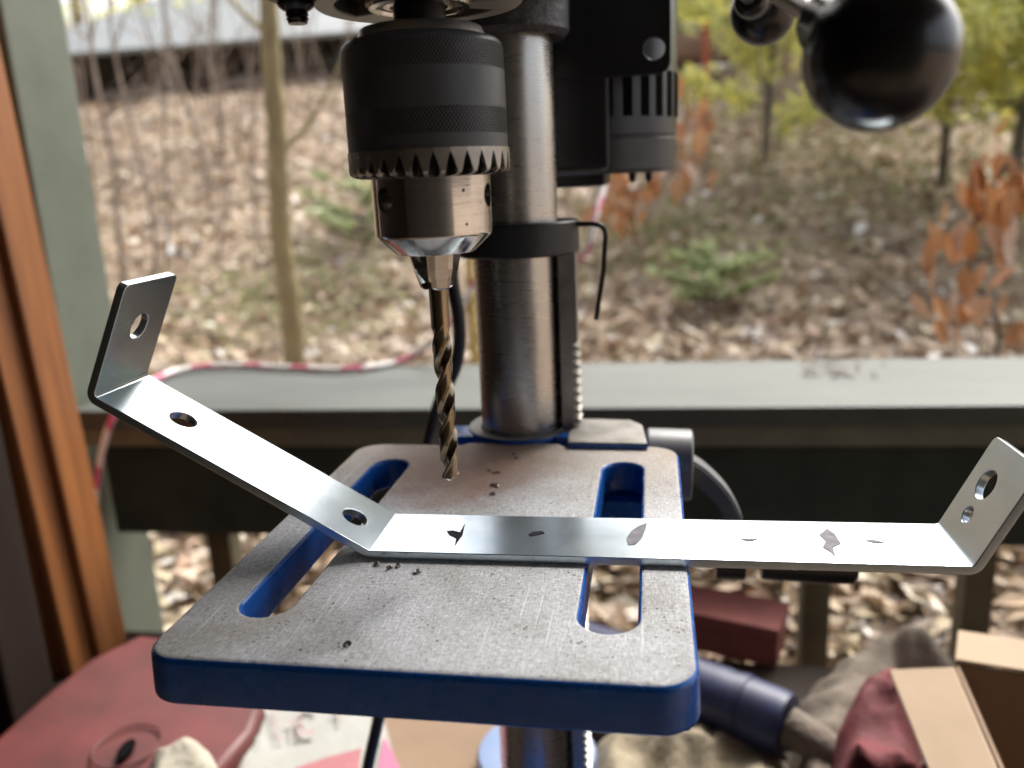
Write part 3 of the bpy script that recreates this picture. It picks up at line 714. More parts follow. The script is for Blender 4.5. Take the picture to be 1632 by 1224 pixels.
# gear ring
bm = BM(); nt_, sub = 31, 14; rows = []
for j in range(nt_ * sub):
    th = 2 * PI * j / (nt_ * sub) + .05; u = (j % sub) / sub
    g = 1 if (u < .5) else 0                      # tooth or gap
    gap = max(0, 1 - abs(2 * u - 1) / .6) ** .65
    gs = min(1, gap * 2.2)
    ring = [(.0262, .1466), (.0263, .1404 + .0052 * gap), (.0262 - .0012 * gs, .1398 + .0054 * gap), (.0252 - .0046 * gs, .1390 + .0052 * gap), (.0225 - .0030 * gs, .1384), (.0150, .1380)]
    rows.append([bm.verts.new((AX + r * math.cos(th), AY + r * math.sin(th), z)) for r, z in ring])
for j in range(len(rows)):
    a, b = rows[j], rows[(j + 1) % len(rows)]
    for i in range(len(a) - 1): bm.faces.new((a[i], a[i + 1], b[i + 1], b[i]))
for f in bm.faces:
    c_ = f.calc_center_median(); f.material_index = 1 if (Vector((c_.x - AX, c_.y - AY)).length < .0252 and c_.z > .1388 and abs(f.normal.z) < .9) else 0  # gaps between teeth get a darker steel, their shade painted in
bmesh.ops.recalc_face_normals(bm, faces=bm.faces); put('gear_ring', bm, ['steel_dull', 'gap_shade'], ch, auto=28)
# body with key holes
bm = BM(); lathe(bm, [(.012, .1382), (.0195, .1382), (.0195, .1202), (.0191, .1192), (.0136, .1140), (.0128, .1136), (.004, .1136)], A0, 96, cap=True)
cb = put('chuck_body', bm, 'polished', ch)
bmc = BM()
cdir = (CAM - Vector((AX, AY, .13))); ca = math.atan2(cdir.y, cdir.x)
for off in (-51, 70, 189):
    a = ca + math.radians(off); d = Vector((math.cos(a), math.sin(a), 0))
    lathe(bmc, [(.0038, 0), (.0038, .02)], Vector((AX, AY, .1318)) + d * .0135, 24, axis=d, cap=True)
ct = put('cut', bmc, 'black'); bpy.context.view_layer.update(); ct.location = -Vector((AX, AY, 0)) - Vector(dp.location) * 0
ct.location = (0, 0, 0); boolean(cb, ct)
resharp(cb, 25)
# jaws
for off in (12, 132, -108):
    a = ca + math.radians(off); d = Vector((math.cos(a), math.sin(a), 0)); s_ = Vector((-d.y, d.x, 0)); bm = BM()
    def jr(z, ro, w_): return [bm.verts.new(Vector((AX, AY, z)) + d * r + s_ * t) for r, t in ((.0030, -w_ * .3), (ro - .0012, -w_), (ro, -w_ * .55), (ro, w_ * .55), (ro - .0012, w_), (.0030, w_ * .3))]
    R_ = [jr(.1145, .0094, .0042), jr(.1085, .0076, .0040), jr(.1022, .0056, .0030), jr(.1014, .0048, .0022)]
    for x_, y_ in zip(R_, R_[1:]):
        for k in range(6): bm.faces.new((x_[k], x_[(k + 1) % 6], y_[(k + 1) % 6], y_[k]))
    bm.faces.new(R_[0]); bm.faces.new(R_[-1][::-1]); bmesh.ops.recalc_face_normals(bm, faces=bm.faces); put('jaw', bm, 'polished', ch, smooth=False)

# drill bit (a thing of its own, gripped in the chuck)
def drill():
    bm = BM(); R0 = .0034; nph = 48; pitch = .033; z0 = .0338; z1 = .089; rings = []
    zs = [z0 + (z1 - z0) * i / 120 for i in range(121)]
    def sect(ph, depth, tip):
        a = (ph % PI) / PI       # two flutes
        # margin/land 0..0.42, flute 0.42..1
        if a < .1: r = R0
        elif a < .45: r = R0 * .955
        else:
            t = (a - .45) / .55; r = R0 * (1 - (.56 * depth) * math.sin(PI * t) ** .75 * (1.05 - .25 * t))
        return r
    rows = []
    for z in zs:
        dep = min(1, (z1 - z) / .007); tw = (z - z0) / pitch * 2 * PI + .6
        rows.append([(sect(2 * PI * k / nph, dep, 0), 2 * PI * k / nph + tw, z) for k in range(nph)])
    for z in (.0895, .104): rows.append([(R0 * .965, 2 * PI * k / nph + (z1 - z0) / pitch * 2 * PI + .6, z) for k in range(nph)])
    V = [[bm.verts.new((AX + r * math.cos(t), AY + r * math.sin(t), z)) for r, t, z in row] for row in rows]
    # point: cone
    tipv = bm.verts.new((AX, AY, z0 - .0017)); 
    mid = [bm.verts.new((AX + r * .5 * math.cos(t), AY + r * .5 * math.sin(t), z0 - .0009 + .0004 * math.cos(2 * t))) for r, t, z in rows[0]]
    for k in range(nph):
        bm.faces.new((mid[k], mid[(k + 1) % nph], V[0][(k + 1) % nph], V[0][k])); bm.faces.new((tipv, mid[(k + 1) % nph], mid[k]))
    for a, b in zip(V, V[1:]):
        for k in range(nph): bm.faces.new((a[k], a[(k + 1) % nph], b[(k + 1) % nph], b[k]))
    bm.faces.new(V[-1]); bmesh.ops.recalc_face_normals(bm, faces=bm.faces)
    o = put('drill_bit', bm, 'drill', auto=40, origin=(AX, AY, z0)); tag(o, 'bronze twist drill bit gripped in the chuck, pointing down at the table', 'drill bit')
drill()
# hex key in the collar
bm = BM(); YH = CY0 - .006
kp = [oy(912, 357, YH), oy(945, 357, YH), oy(956, 359, YH), oy(963, 366, YH), oy(965, 378, YH), oy(962, 430, YH), oy(950, 509, YH)]
tube(bm, [kp[0]] + spline(kp[1:5], 4) + kp[5:], .0014, 6); o = put('hex_key', bm, 'key', origin=kp[0], auto=70); tag(o, 'black hex key hooked in the black collar of the steel column', 'hex key')
# power cord
YC = .30
bm = BM(); c_ = [oy(700, 330, YC - .02), oy(716, 400, YC - .02), oy(722, 455, YC - .02), oy(730, 500, YC - .02), oy(732, 545, YC - .015), oy(724, 590, YC - .01), oy(700, 640, YC), oy(684, 700, YC), oy(668, 780, YC - .02), oy(645, 900, YC - .05), oy(622, 1020, YC - .06), oy(604, 1140, YC - .06), oy(586, 1224, YC - .06), oy(570, 1330, YC - .06)]
tube(bm, spline(c_, 6), .0040, 14); put('power_cord', bm, 'cord', dp)

#=============================================================== STRAP BRACKET
def bracket():
    t = .0032; Wd = .0353; ri = .0018; rc = ri + t / 2
    angA = math.radians(30.4); angF = math.radians(63.8)
    yc = .0852; hw = Wd / 2
    # segment lengths measured between the sharp corners of the mid surface
    Lf, La, Lm, Lr = .0475, .1212, .2125, .0400
    ang = [math.radians(0)] * 4
    # directions in XZ going from the left flange tip to the right tip
    dF = Vector((-(.0216), 0, -.0438)).normalized(); dA = Vector((.1043, 0, -.0615)).normalized(); dM = Vector((1, 0, 0)); dR = Vector((.0155, 0, .0318)).normalized()
    dirs = [dF, dA, dM, dR]; Ls = [Lf, La, Lm, Lr]
    bm_corner = Vector((-.0338, 0, t / 2 + .0002))       # mid corner arm/main
    c1 = bm_corner; c0 = c1 - dA * La; tip0 = c0 - dF * Lf; c2 = c1 + dM * Lm; tip1 = c2 + dR * Lr
    corners = [tip0, c0, c1, c2, tip1]
    # parametric path: straight / arc pieces
    pieces = []; u = 0; start = tip0.copy()
    for i in range(4):
        d = dirs[i]; end = corners[i + 1]
        trim = 0
        if i < 3:
            th = d.angle(dirs[i + 1]); trim = rc * math.tan(th / 2)
        L_ = (end - start).length - trim
        pieces.append(('s', u, u + L_, start.copy(), d.copy(), 0)); u += L_; p = start + d * L_
        if i < 3:
            al = rc * th; pieces.append(('a', u, u + al, p.copy(), d.copy(), th)); u += al; start = end + dirs[i + 1] * trim
    U = u
    def at(u_):
        for k, a, b, p, d, th in pieces:
            if u_ <= b + 1e-9 or (k, a, b, p, d, th) == pieces[-1]:
                nrm = Vector((-d.z, 0, d.x))     # inner (upper) side
                if k == 's': return p + d * (u_ - a), nrm
                c = p + nrm * rc; f = (u_ - a) / rc
                # turn anticlockwise in XZ (towards the inner normal)
                def rot(v, q): return Vector((v.x * math.cos(q) - v.z * math.sin(q), 0, v.x * math.sin(q) + v.z * math.cos(q)))
                return c + rot(-nrm, f) * rc, rot(nrm, f)
    cu = {i: pieces[2 * i][1] for i in range(4)}; arcs = [(p[1], p[2]) for p in pieces if p[0] == 'a']
    uF1, uA0, uA1, uM0, uM1, uR0 = arcs[0][0], arcs[0][1], arcs[1][0], arcs[1][1], arcs[2][0], arcs[2][1]
    holes = [(uF1 - .0245, 0, .0054), (uA0 + .0265, .000, .0054), (uA1 - .0120, -.001, .0052), (uR0 + .0222, .0045, .0056), (uR0 + .0098, .0038, .0031)]
    bm = plate(rrect(0, -hw, U, hw, .0026, 5), [circ(x, y, r, 40) for x, y, r in holes], -t / 2, t / 2, .00035)
    cuts = []
    for a, b in arcs: cuts += [a + (b - a) * i / 8 for i in range(9)]
    for c in cuts:
        bmesh.ops.bisect_plane(bm, geom=bm.verts[:] + bm.edges[:] + bm.faces[:], plane_co=(c, 0, 0), plane_no=(1, 0, 0), dist=1e-7)
    yaw = math.radians(.75); ca_, sa_ = math.cos(yaw), math.sin(yaw)
    for v in bm.verts:
        P, nrm = at(v.co.x); q = P + nrm * v.co.z
        lx, ly = q.x + .0338, v.co.y
        v.co = Vector((-.0338 + lx * ca_ - ly * sa_, yc + ly * ca_ + lx * sa_, q.z))
    root = thing('strap_bracket', 'bent zinc-plated steel strap with holes lying across the drill press table', 'bracket', (.05, yc, 0))
    put('steel_strap', bm, 'zinc', root, auto=32)
    zt = t + .0002 + .00022
    def mark(poly, mat='ink', name='marker_mark'):
        b = BM(); vs = [oz(px, py, zt) for px, py in poly]; prism(b, [(v.x, v.y) for v in vs], zt - .0001, zt); put(name, b, mat, root, smooth=False)
    mark([(712, 846), (722, 845), (733, 848), (741, 834), (737, 852), (730, 861), (725, 869), (727, 857), (716, 852)])
    mark([(842, 851), (850, 847), (864, 846), (868, 849), (856, 852), (846, 854)])
    mark([(998, 858), (1006, 846), (1018, 838), (1031, 833), (1029, 842), (1022, 858), (1012, 867), (1001, 868)], 'ink_pale')
    mark([(1306, 852), (1318, 842), (1330, 850), (1340, 866), (1327, 872), (1332, 887), (1322, 878), (1311, 872), (1316, 862)], 'ink_pale')
    mark([(1180, 859), (1194, 858), (1208, 859), (1194, 862)], 'ink_pale')
    mark([(1378, 861), (1392, 860), (1410, 864), (1396, 865)], 'ink_pale')
bracket()
# shavings
i = 0
for px, py, s_ in ((780, 749, .004), (790, 754, .0045), (819, 724, .003), (823, 730, .003), (785, 773, .0035), (792, 776, .0035), (786, 789, .003), (556, 1028, .0042), (622, 906, .003), (664, 914, .0035), (600, 901, .002), (634, 904, .0022)):
    p = oz(px, py, .0); bm = BM(); a = random.uniform(0, 6)
    pts = [p + Vector((s_ * (.5 * t) * math.cos(a) + .0006 * math.cos(t * 7), s_ * (.5 * t) * math.sin(a) + .0006 * math.sin(t * 7), .0007 + .0003 * math.sin(t * 5))) for t in [k / 6 - .5 for k in range(13)]]
    tube(bm, pts[:9], [.0002, .0004, .0005, .0005, .0006, .0005, .0005, .0004, .0002], 5); o = put('metal_shaving', bm, 'swarf' if py < 1000 else 'black_satin', origin=p)
    tag(o, 'tiny curl of drilled steel lying on the grey table top', 'shaving', 'metal shavings scattered on the table')
#=============================================================== THINGS ON AND BEHIND THE BENCH
exec_bench = True
def px_poly(pts, z): return [(v.x, v.y) for v in (oz(a, b, z) for a, b in pts)]
# red case
z_ = -.30
bm = plate(px_poly([(-120, 1330), (-30, 1190), (70, 1105), (140, 1050), (225, 1008), (330, 1025), (420, 1118), (404, 1160), (372, 1205), (310, 1262)][::-1], z_), [], ZB, z_, .008)
rc_ = thing('red_case', 'scuffed red plastic case with an oval moulding and dark hole, lower left', 'case', (oz(250, 1160, z_).x, oz(250, 1160, z_).y, ZB))
for v in bm.verts: v.co.z += .006 * fbm(v.co.x * 14, v.co.y * 14) * (1 if v.co.z > ZB + .02 else 0)
put('shell', bm, 'redcase', rc_)
bm = BM(); c = [oz(202 + 56 * math.cos(t) * .95 + 18 * math.sin(t), 1190 - 42 * math.cos(t) * .62 + 24 * math.sin(t), z_ + .0015) for t in [2 * PI * k / 28 for k in range(29)]]
tube(bm, c, .0010, 8, cap=False); put('oval_ridge', bm, 'redcase', rc_)
bm = BM(); prism(bm, px_poly([(184, 1208), (187, 1196), (198, 1183), (210, 1176), (216, 1180), (212, 1194), (200, 1205), (189, 1210)], z_ + .004), z_ + .0015, z_ + .004); put('dark_hole', bm, 'slot', rc_)
# heaps
def heap(name, poly, zlow, hgt, mat, label, cat, seed, rough=.5, n=34, fold=18, shape=None, thing_loc=None):
    P = [oz(a, b, zlow + hgt * .5) for a, b in poly]; xs = [p.x for p in P]; ys = [p.y for p in P]
    x0, x1, y0, y1 = min(xs), max(xs), min(ys), max(ys)
    def sd(x, y):   # distance to the outline, positive inside
        ins = False; m = 9
        for i in range(len(P)):
            a, b = P[i], P[(i + 1) % len(P)]
            if (a.y > y) != (b.y > y) and x < (b.x - a.x) * (y - a.y) / (b.y - a.y) + a.x: ins = not ins
            dx, dy = b.x - a.x, b.y - a.y; t = max(0, min(1, ((x - a.x) * dx + (y - a.y) * dy) / (dx * dx + dy * dy))); m = min(m, math.hypot(x - a.x - t * dx, y - a.y - t * dy))
        return m if ins else -m
    bm = BM(); g = {}; sx = (x1 - x0) / n; sy = (y1 - y0) / n; ed = min(x1 - x0, y1 - y0) * .22
    for i in range(-1, n + 2):
        for j in range(-1, n + 2):
            x, y = x0 + sx * i, y0 + sy * j; d = sd(x, y)
            if d > -max(sx, sy) * 1.1:
                e = min(1, max(0, d / ed)); e = math.sqrt(max(0, 1 - (1 - e) ** 2))
                rn = noise.hetero_terrain(Vector((x * fold, y * fold * .8, seed)), .9, 2.1, 5, .6)
                rd = 1 - abs(noise.noise(Vector((x * fold * 1.3, y * fold, seed + 5)))) * 2
                g[i, j] = bm.verts.new((x, y, zlow + hgt * e * (1 - rough * .5 + rough * .35 * rn + rough * .3 * rd)))
    for i in range(-1, n + 1):
        for j in range(-1, n + 1):
            q = [(i, j), (i + 1, j), (i + 1, j + 1), (i, j + 1)]
            if all(k in g for k in q): bm.faces.new([g[k] for k in q])
    # close it underneath
    r = bmesh.ops.extrude_face_region(bm, geom=bm.faces[:]); nv = [v for v in r['geom'] if isinstance(v, bmesh.types.BMVert)]
    for v in nv: v.co.z = zlow - .002
    bmesh.ops.recalc_face_normals(bm, faces=bm.faces)
    o = put(name, bm, mat, origin=((x0 + x1) / 2, (y0 + y1) / 2, zlow), auto=80); tag(o, label, cat); return o
heap('cloth', [(215, 1300), (240, 1212), (300, 1196), (345, 1212), (365, 1250), (330, 1320)], ZB + .055, .035, 'cloth', 'crumpled cream cloth at the bottom edge between the red case and the white sack', 'cloth', 3, .6)
heap('sacking', [(1262, 1110), (1290, 1075), (1340, 1055), (1420, 1030), (1500, 1016), (1528, 1030), (1530, 1062), (1440, 1070), (1440, 1100), (1400, 1150), (1380, 1230), (1400, 1330), (1250, 1330), (1270, 1180)], ZB, .075, 'burlap', 'grey brown sacking heaped behind the blue tool, beside the open carton', 'sack', 9, .75, 44, 16)
heap('burlap_rag', [(935, 1330), (940, 1190), (1000, 1150), (1100, 1160), (1180, 1180), (1260, 1220), (1290, 1330)], ZB, .045, 'burlap2', 'tan crumpled burlap below the right corner of the table', 'rag', 21, .8, 40, 20)
heap('red_bag', [(1322, 1180), (1350, 1130), (1420, 1085), (1460, 1110), (1490, 1330), (1310, 1330)], ZB + .02, .075, 'darkred', 'dark red crumpled bag tucked against the left flap of the carton', 'bag', 33, .6)
# white sack with pink print
zs_ = ZB + .06
sk = thing('paper_sack', 'white paper sack with faded pink lettering under the front of the table', 'sack', (oz(480, 1190, zs_).x, oz(480, 1190, zs_).y, ZB))
bm = plate(px_poly([(362, 1330), (372, 1215), (384, 1168), (420, 1090), (520, 1080), (608, 1120), (660, 1330)][::-1], zs_), [], ZB, zs_, .009)
bmesh.ops.triangulate(bm, faces=bm.faces); bmesh.ops.subdivide_edges(bm, edges=bm.edges, cuts=3, use_grid_fill=True)
for v in bm.verts:
    if v.co.z > ZB + .03: v.co.z += .0035 * fbm(v.co.x * 18, v.co.y * 18, 4)
put('paper_bag', bm, 'paper', sk)
def decal(poly, mat, name='print', dz=.0045):
    b = BM(); prism(b, px_poly(poly, zs_ + dz), zs_ + dz - .0006, zs_ + dz); return put(name, b, mat, sk, smooth=False)
decal([(470, 1224), (520, 1207), (566, 1195), (576, 1192), (571, 1230), (560, 1330), (440, 1330)], 'pink')
decal([(612, 1172), (638, 1224), (660, 1290), (590, 1300)], 'hotpink')
def txt(s, px0, px1, up, mat, name='lettering', z=None):
    """flat text whose baseline runs px0->px1 and whose height direction points to up (pixels)"""
    z = z or zs_ + .0049
    cu = bpy.data.curves.new('t', 'FONT'); cu.body = s; cu.extrude = 0; o = bpy.data.objects.new('t', cu); COL.objects.link(o)
    dg = bpy.context.evaluated_depsgraph_get(); dg.update(); me = bpy.data.meshes.new_from_object(o.evaluated_get(dg)); bpy.data.objects.remove(o)
    b = BM(); b.from_mesh(me); xs = [v.co.x for v in b.verts]; ys = [v.co.y for v in b.verts]; x0, x1, y0, y1 = min(xs), max(xs), min(ys), max(ys)
    A, B, U = oz(*px0, z), oz(*px1, z), oz(*up, z)
    for v in b.verts:
        v.co = A + (B - A) * ((v.co.x - x0) / (x1 - x0)) + (U - A) * ((v.co.y - y0) / (y1 - y0))
    put(name, b, mat, sk, smooth=False)
txt('C', (472, 1166), (500, 1172), (478, 1120), 'pinkpale')
txt('F', (541, 1150), (530, 1154), (543, 1120), 'pinkpale')
txt('SCREED', (452, 1186), (428, 1130), (442, 1188), 'pinkpale') if False else None
txt('CROS', (438, 1182), (428, 1128), (452, 1180), 'pinkpale')
txt('CROSE', (406, 1188), (400, 1148), (414, 1186), 'greytext')
txt('TE', (458, 1178), (484, 1172), (456, 1148), 'pinkpale')
# cardboard scrap under table
cz = ZB + .03
bm = plate(px_poly([(612, 1330), (608, 1100), (780, 1090), (830, 1330)][::-1], cz), [], ZB + .0, cz, .002); o = put('cardboard_piece', bm, 'card_in', origin=(oz(700, 1200, cz).x, oz(700, 1200, cz).y, ZB)); tag(o, 'brown flat cardboard between the cord and the steel column', 'cardboard')
# pale blue lid under the column
p = oz(850, 1222, ZB + .05); bm = BM(); lathe(bm, [(.045, -.05), (.05, -.004), (.048, 0), (.035, .003), (.001, .004)], (p.x, p.y + .02, ZB + .05), 48, cap=True); o = put('blue_tub', bm, 'bluelid', origin=(p.x, p.y, ZB)); tag(o, 'pale blue round tub at the bottom edge beside the steel column', 'tub')
# blue cylindrical tool
bt = thing('blue_tool', 'dull blue ribbed cylindrical tool lying right of the table corner', 'tool', oz(1180, 1180, ZB + .03))
za = ZB + .062
pa, pb2 = oz(900, 1014, za), oz(1255, 1156, za); ax_ = (pb2 - pa); Lb = ax_.length; r0 = 52 / FPX * (pb2 - CAM).dot(FWD)
bm = BM(); lathe(bm, [(.003, 0), (r0 * .75, 0), (r0 * .8, .01), (r0 * .95, Lb * .5), (r0, Lb * .72), (r0 * 1.02, Lb * .74), (r0 * 1.0, Lb * .76), (r0, Lb * .97), (r0 * .93, Lb), (.003, Lb)], pa, 40, axis=ax_, cap=True); put('barrel', bm, 'bluetool', bt)
bm = BM(); lathe(bm, [(r0 * .9, 0), (r0 * 1.045, .002), (r0 * 1.045, .010), (r0 * .9, .012)], pa + ax_ * .80, 40, axis=ax_); put('collar_band', bm, 'bluetool', bt)
bm = BM(); lathe(bm, [(r0 * .6, 0), (r0 * .55, .03), (r0 * .3, .07), (.002, .08)], pb2, 32, axis=ax_ + Vector((0, 0, -.05)), cap=True); put('nose', bm, 'burlap', bt)
# dull red box
bz = ZB + .046
brk = [oz(1112, 977, bz), oz(1240, 1003, bz)]
e = (brk[1] - brk[0]); en = e.normalized(); nn = Vector((-en.y, en.x, 0)); ln = e.length
rt = Matrix.Rotation(math.atan2(e.y, e.x), 3, 'Z')
rb_ = thing('red_box', 'dull red flat-lidded wooden box right of the table, behind the blue tool', 'box', (brk[0].x, brk[0].y, ZB))
for nm_, z0_, h_, ex_ in (('lid', 0, .015, .003), ('body', .0155, .0305, 0)):
    bm = BM(); c = brk[0] - en * .06 + en * (ln + .06) / 2 + nn * .03 + Vector((0, 0, -z0_ - h_ / 2)); box(bm, c, (ln + .06 + ex_, .062 + ex_, h_), rt, .002)
    put(nm_, bm, 'brickred', rb_)
# open carton
zc = ZB + .16
ct_ = thing('carton', 'open tan cardboard carton with flaps at the lower right corner', 'carton', (oz(1560, 1150, ZB).x, oz(1560, 1150, ZB).y, ZB))
A = oz(1521, 1058, zc); B = oz(1632, 1076, zc); D = oz(1600, 1240, zc)
ex = (B - A).normalized(); ey = (A - D).normalized()
Wc, Dc = .26, (A - D).length + .08
def quad(name, p, q, r, s, th, mat, par):
    bm = BM(); nrm = (q - p).cross(s - p).normalized() * th
    a = [bm.verts.new(v) for v in (p, q, r, s)]; b = [bm.verts.new(v + nrm) for v in (p, q, r, s)]
    bm.faces.new(a[::-1]); bm.faces.new(b)
    for i in range(4): bm.faces.new((a[i], a[(i + 1) % 4], b[(i + 1) % 4], b[i]))
    bmesh.ops.recalc_face_normals(bm, faces=bm.faces); bmesh.ops.bevel(bm, geom=bm.edges[:], offset=.0008, segments=1, affect='EDGES'); put(name, bm, mat, par)
dn = Vector((0, 0, -(zc - ZB)))
FLn, FRn = A - ey * Dc, A - ey * Dc + ex * Wc; BRn = A + ex * Wc
quad('back_panel', A, BRn, BRn + dn, A + dn, .003, 'card_in', ct_)
quad('left_panel', A, FLn, FLn + dn, A + dn, .003, 'card_in', ct_)
quad('right_panel', BRn, FRn, FRn + dn, BRn + dn, .003, 'card_in', ct_)
quad('front_panel', FLn, FRn, FRn + dn, FLn + dn, .003, 'card_in', ct_)
quad('bottom', A + dn * .98, BRn + dn * .98, FRn + dn * .98, FLn + dn * .98, .002, 'card_in', ct_)
# back flap stands up, left flap folds outward and down
f1 = oy(1527, 1008, A.y + .03); quad('flap', A + Vector((0, 0, .001)), A + ex * Wc + Vector((0, 0, .001)), f1 + ex * Wc, f1, .003, 'card', ct_)
g0 = oz(1416, 1066, zc - .005); g1 = oz(1505, 1290, zc - .02)
dd = (g1 - g0).normalized(); quad('flap', oz(1520, 1062, zc + .004), oz(1520, 1062, zc + .004) - ey * (Dc - .01), g0 + dd * (Dc - .02), g0, .003, 'card', ct_)
# striped rope
def on_cap(px, py, n, z=None): s, zz = on_rail(px, py, n); return rl(s, n, zz)
zr_ = -.13 + .006
rp = [on_cap(1000, 120, RW + .25), on_cap(975, 240, RW + .2), on_cap(962, 300, RW + .15), on_cap(948, 350, RW + .1), on_cap(925, 412, RW + .08), on_cap(840, 440, RW + .1), on_cap(768, 440, RW + .06), on_cap(735, 490, RW + .04), on_cap(690, 545, RW + .01), oz(640, 575, zr_), oz(560, 588, zr_), oz(460, 586, zr_), oz(360, 582, zr_), oz(290, 589, zr_), oz(245, 606, zr_), oz(205, 636, zr_), on_cap(183, 660, -.008), on_cap(166, 705, -.012), on_cap(153, 780, -.014), on_cap(153, 860, -.014), on_cap(160, 940, -.014), on_cap(170, 1010, -.014), on_cap(176, 1075, -.02)]
bm = BM(); tube(bm, spline(rp, 8), .0044, 12, uvlen=.085); o = put('striped_rope', bm, 'rope', origin=oz(360, 582, -.13), auto=80); tag(o, 'pink and white striped rope draped over the pale rail cap', 'rope')

bm = BM()
for i in range(26):
    c = oz(random.gauss(1345, 32), random.uniform(578, 603), -.129); a = random.uniform(0, PI); d = Vector((math.cos(a), math.sin(a), random.uniform(0, .3))) * random.uniform(.004, .016)
    tube(bm, [c - d, c + Vector((0, 0, .002)), c + d], [.0006, .0012, .0005], 4)
o = put('twig_litter', bm, 'bark2', origin=oz(1345, 590, -.13)); tag(o, 'small pile of brown twig litter on the right part of the pale rail cap', kind='stuff')
#=============================================================== TREES AND FAR THINGS
def gp(px, py, y): p = oy(px, py, y); return p
def grounded(px, y, pybase=None):
    lo = None
    for py in range(-200, 1224, 4):
        p = oy(px, py, y)
        if p.z < hill(p.x, p.y): return p
    return oy(px, 600, y)
def trunk(bm, pts, r0, r1, n=10):
    sp = spline(pts, 6); m = len(sp); tube(bm, sp, [r0 + (r1 - r0) * i / (m - 1) + .06 * r0 * math.sin(i * 1.7) for i in range(m)], n)
# slim tree
y = 2.2
pts = [Vector((grounded(487, y).x, y, grounded(487, y).z - .06))] + [oy(a, b, y) for a, b in ((478, 720), (470, 590), (462, 480), (450, 400), (444, 300), (440, 200), (432, 90), (428, 0), (420, -160), (410, -500), (402, -900))]
sw = 17 / FPX * (pts[3] - CAM).dot(FWD)
tr = thing('slim_tree', 'slim yellowish tree trunk rising behind the rail left of the chuck', 'tree', pts[0])
bm = BM(); trunk(bm, pts, sw * 1.15, sw * .7, 14); put('trunk', bm, 'bark', tr)
bm = BM()
for (a, b, c, d) in ((432, 60, 300, -120), (440, 250, 560, 60), (428, -100, 600, -300), (420, -200, 260, -420)):
    p, q = oy(a, b, y), oy(c, d, y + .2); tube(bm, spline([p, (p + q) / 2 + Vector((0, 0, -.05)), q], 5), [.012 - .0009 * i for i in range(11)], 6)
put('branch', bm, 'bark', tr)
# saplings
saps = [((205, 500), (190, 380), (180, 260), (150, 110), (140, 20), (118, -100), 3.0, 9), ((262, 560), (240, 330), (222, 250), (190, 120), (175, 30), (160, -120), 3.4, 7), ((262, 480), (268, 350), (262, 230), (262, 120), (230, 40), (205, -80), 2.8, 3),
        ((330, 300), (320, 240), (290, 140), (270, 60), (250, -80), (240, -200), 5.0, 7), ((355, 220), (345, 150), (335, 100), (338, 20), (345, -60), (350, -200), 6.0, 8),
        ((164, 560), (158, 420), (150, 300), (138, 180), (128, 60), (110, -60), 2.6, 4)]
lab = ['forked pale sapling closest to the green post, leaning left', 'pale sapling with a thick crooked stem right of the green post', 'thin dark twiggy stem standing alone left of the slim tree', 'faint leaning sapling in front of the lean-to', 'pale upright sapling in front of the lean-to, nearest the slim tree', 'hair-thin stem hugging the edge of the green post']
for k, (a, b, c, d, e, f, y, w_) in enumerate(saps):
    P = [oy(*q, y) for q in (a, b, c, d, e, f)]; base = Vector((P[0].x + .02, y, hill(P[0].x, y) - .03)); r = w_ / 2 / FPX * (P[1] - CAM).dot(FWD)
    t_ = thing('sapling', lab[k], 'sapling', base, 'thin bare saplings on the hillside')
    bm = BM(); trunk(bm, [base] + P, r * 1.2, r * .5, 7); put('trunk', bm, 'bark3' if k == 2 else 'bark2', t_)
    bm = BM()
    for j in range(7):
        s0 = P[1 + j % 4] * .5 + P[2 + j % 4] * .5 if j % 4 < 4 else P[2]; dv = Vector((random.uniform(-1, 1), random.uniform(-.4, .4), random.uniform(.4, 1))) * random.uniform(.25, .5) * y / 3
        tube(bm, spline([s0, s0 + dv * .5 + Vector((random.gauss(0, .03), 0, random.gauss(0, .02))), s0 + dv], 4), [r * .45 * (1 - .09 * i) for i in range(9)], 5)
    put('branches', bm, 'bark2', t_)
# pines with soft yellow-green crowns
def pine(px, ybase, y, h, wd_, mat, label, n, tuft=.055, low=.25, cat='pine tree', name='pine_tree', group=None):
    b = oy(px, ybase, y); base = Vector((b.x, y, hill(b.x, y) - .03)); t_ = thing(name, label, cat, base, group)
    bm = BM(); tube(bm, spline([base, base + Vector((random.gauss(0, .03), 0, h * .5)), base + Vector((random.gauss(0, .08), 0, h))], 5), [.028 * h / 3 * (1 - .085 * i) + .003 for i in range(11)], 7)
    brs = []
    for i in range(int(12 + h * 16)):
        f = random.uniform(low, .97); a = random.uniform(0, 2 * PI); l = wd_ * (1.08 - f) * random.uniform(.55, 1.1) + .08
        p = base + Vector((0, 0, h * f)); q = p + Vector((math.cos(a) * l, math.sin(a) * l, l * random.uniform(.1, .5))); brs.append((p, q))
        tube(bm, [p, (p + q) / 2 + Vector((0, 0, -.02)), q], [.008, .006, .003], 4)
    put('trunk', bm, 'bark3', t_)
    P = []
    for i in range(n):
        p, q = random.choice(brs); f = random.uniform(.2, 1.05); c = p.lerp(q, f) + Vector([random.gauss(0, .05 * h / 2.5) for _ in range(3)])
        d = (q - p).normalized() + Vector([random.gauss(0, .6) for _ in range(3)]); m = Vector((1, 0, 0)).rotation_difference(d).to_matrix() @ Matrix.Rotation(random.uniform(0, PI), 3, 'X')
        P.append((c, tuft * random.uniform(.6, 1.4), tuft * .3, m, .2))
    scatter_mesh('crown', mat, P, parent=t_)
pine(1215, 380, 4.9, 2.2, .95, 'needle', 'yellow-green pine seen between the two black ball knobs', 7000, .06, .06)
pine(1335, 300, 7.5, 3.6, 1.3, 'needle', 'tall yellow-green pine behind the large black knob', 6500, .08, .04)
pine(1500, 300, 4.2, 2.4, .8, 'needle', 'yellow pine just right of the large black knob', 7500, .055, .06)
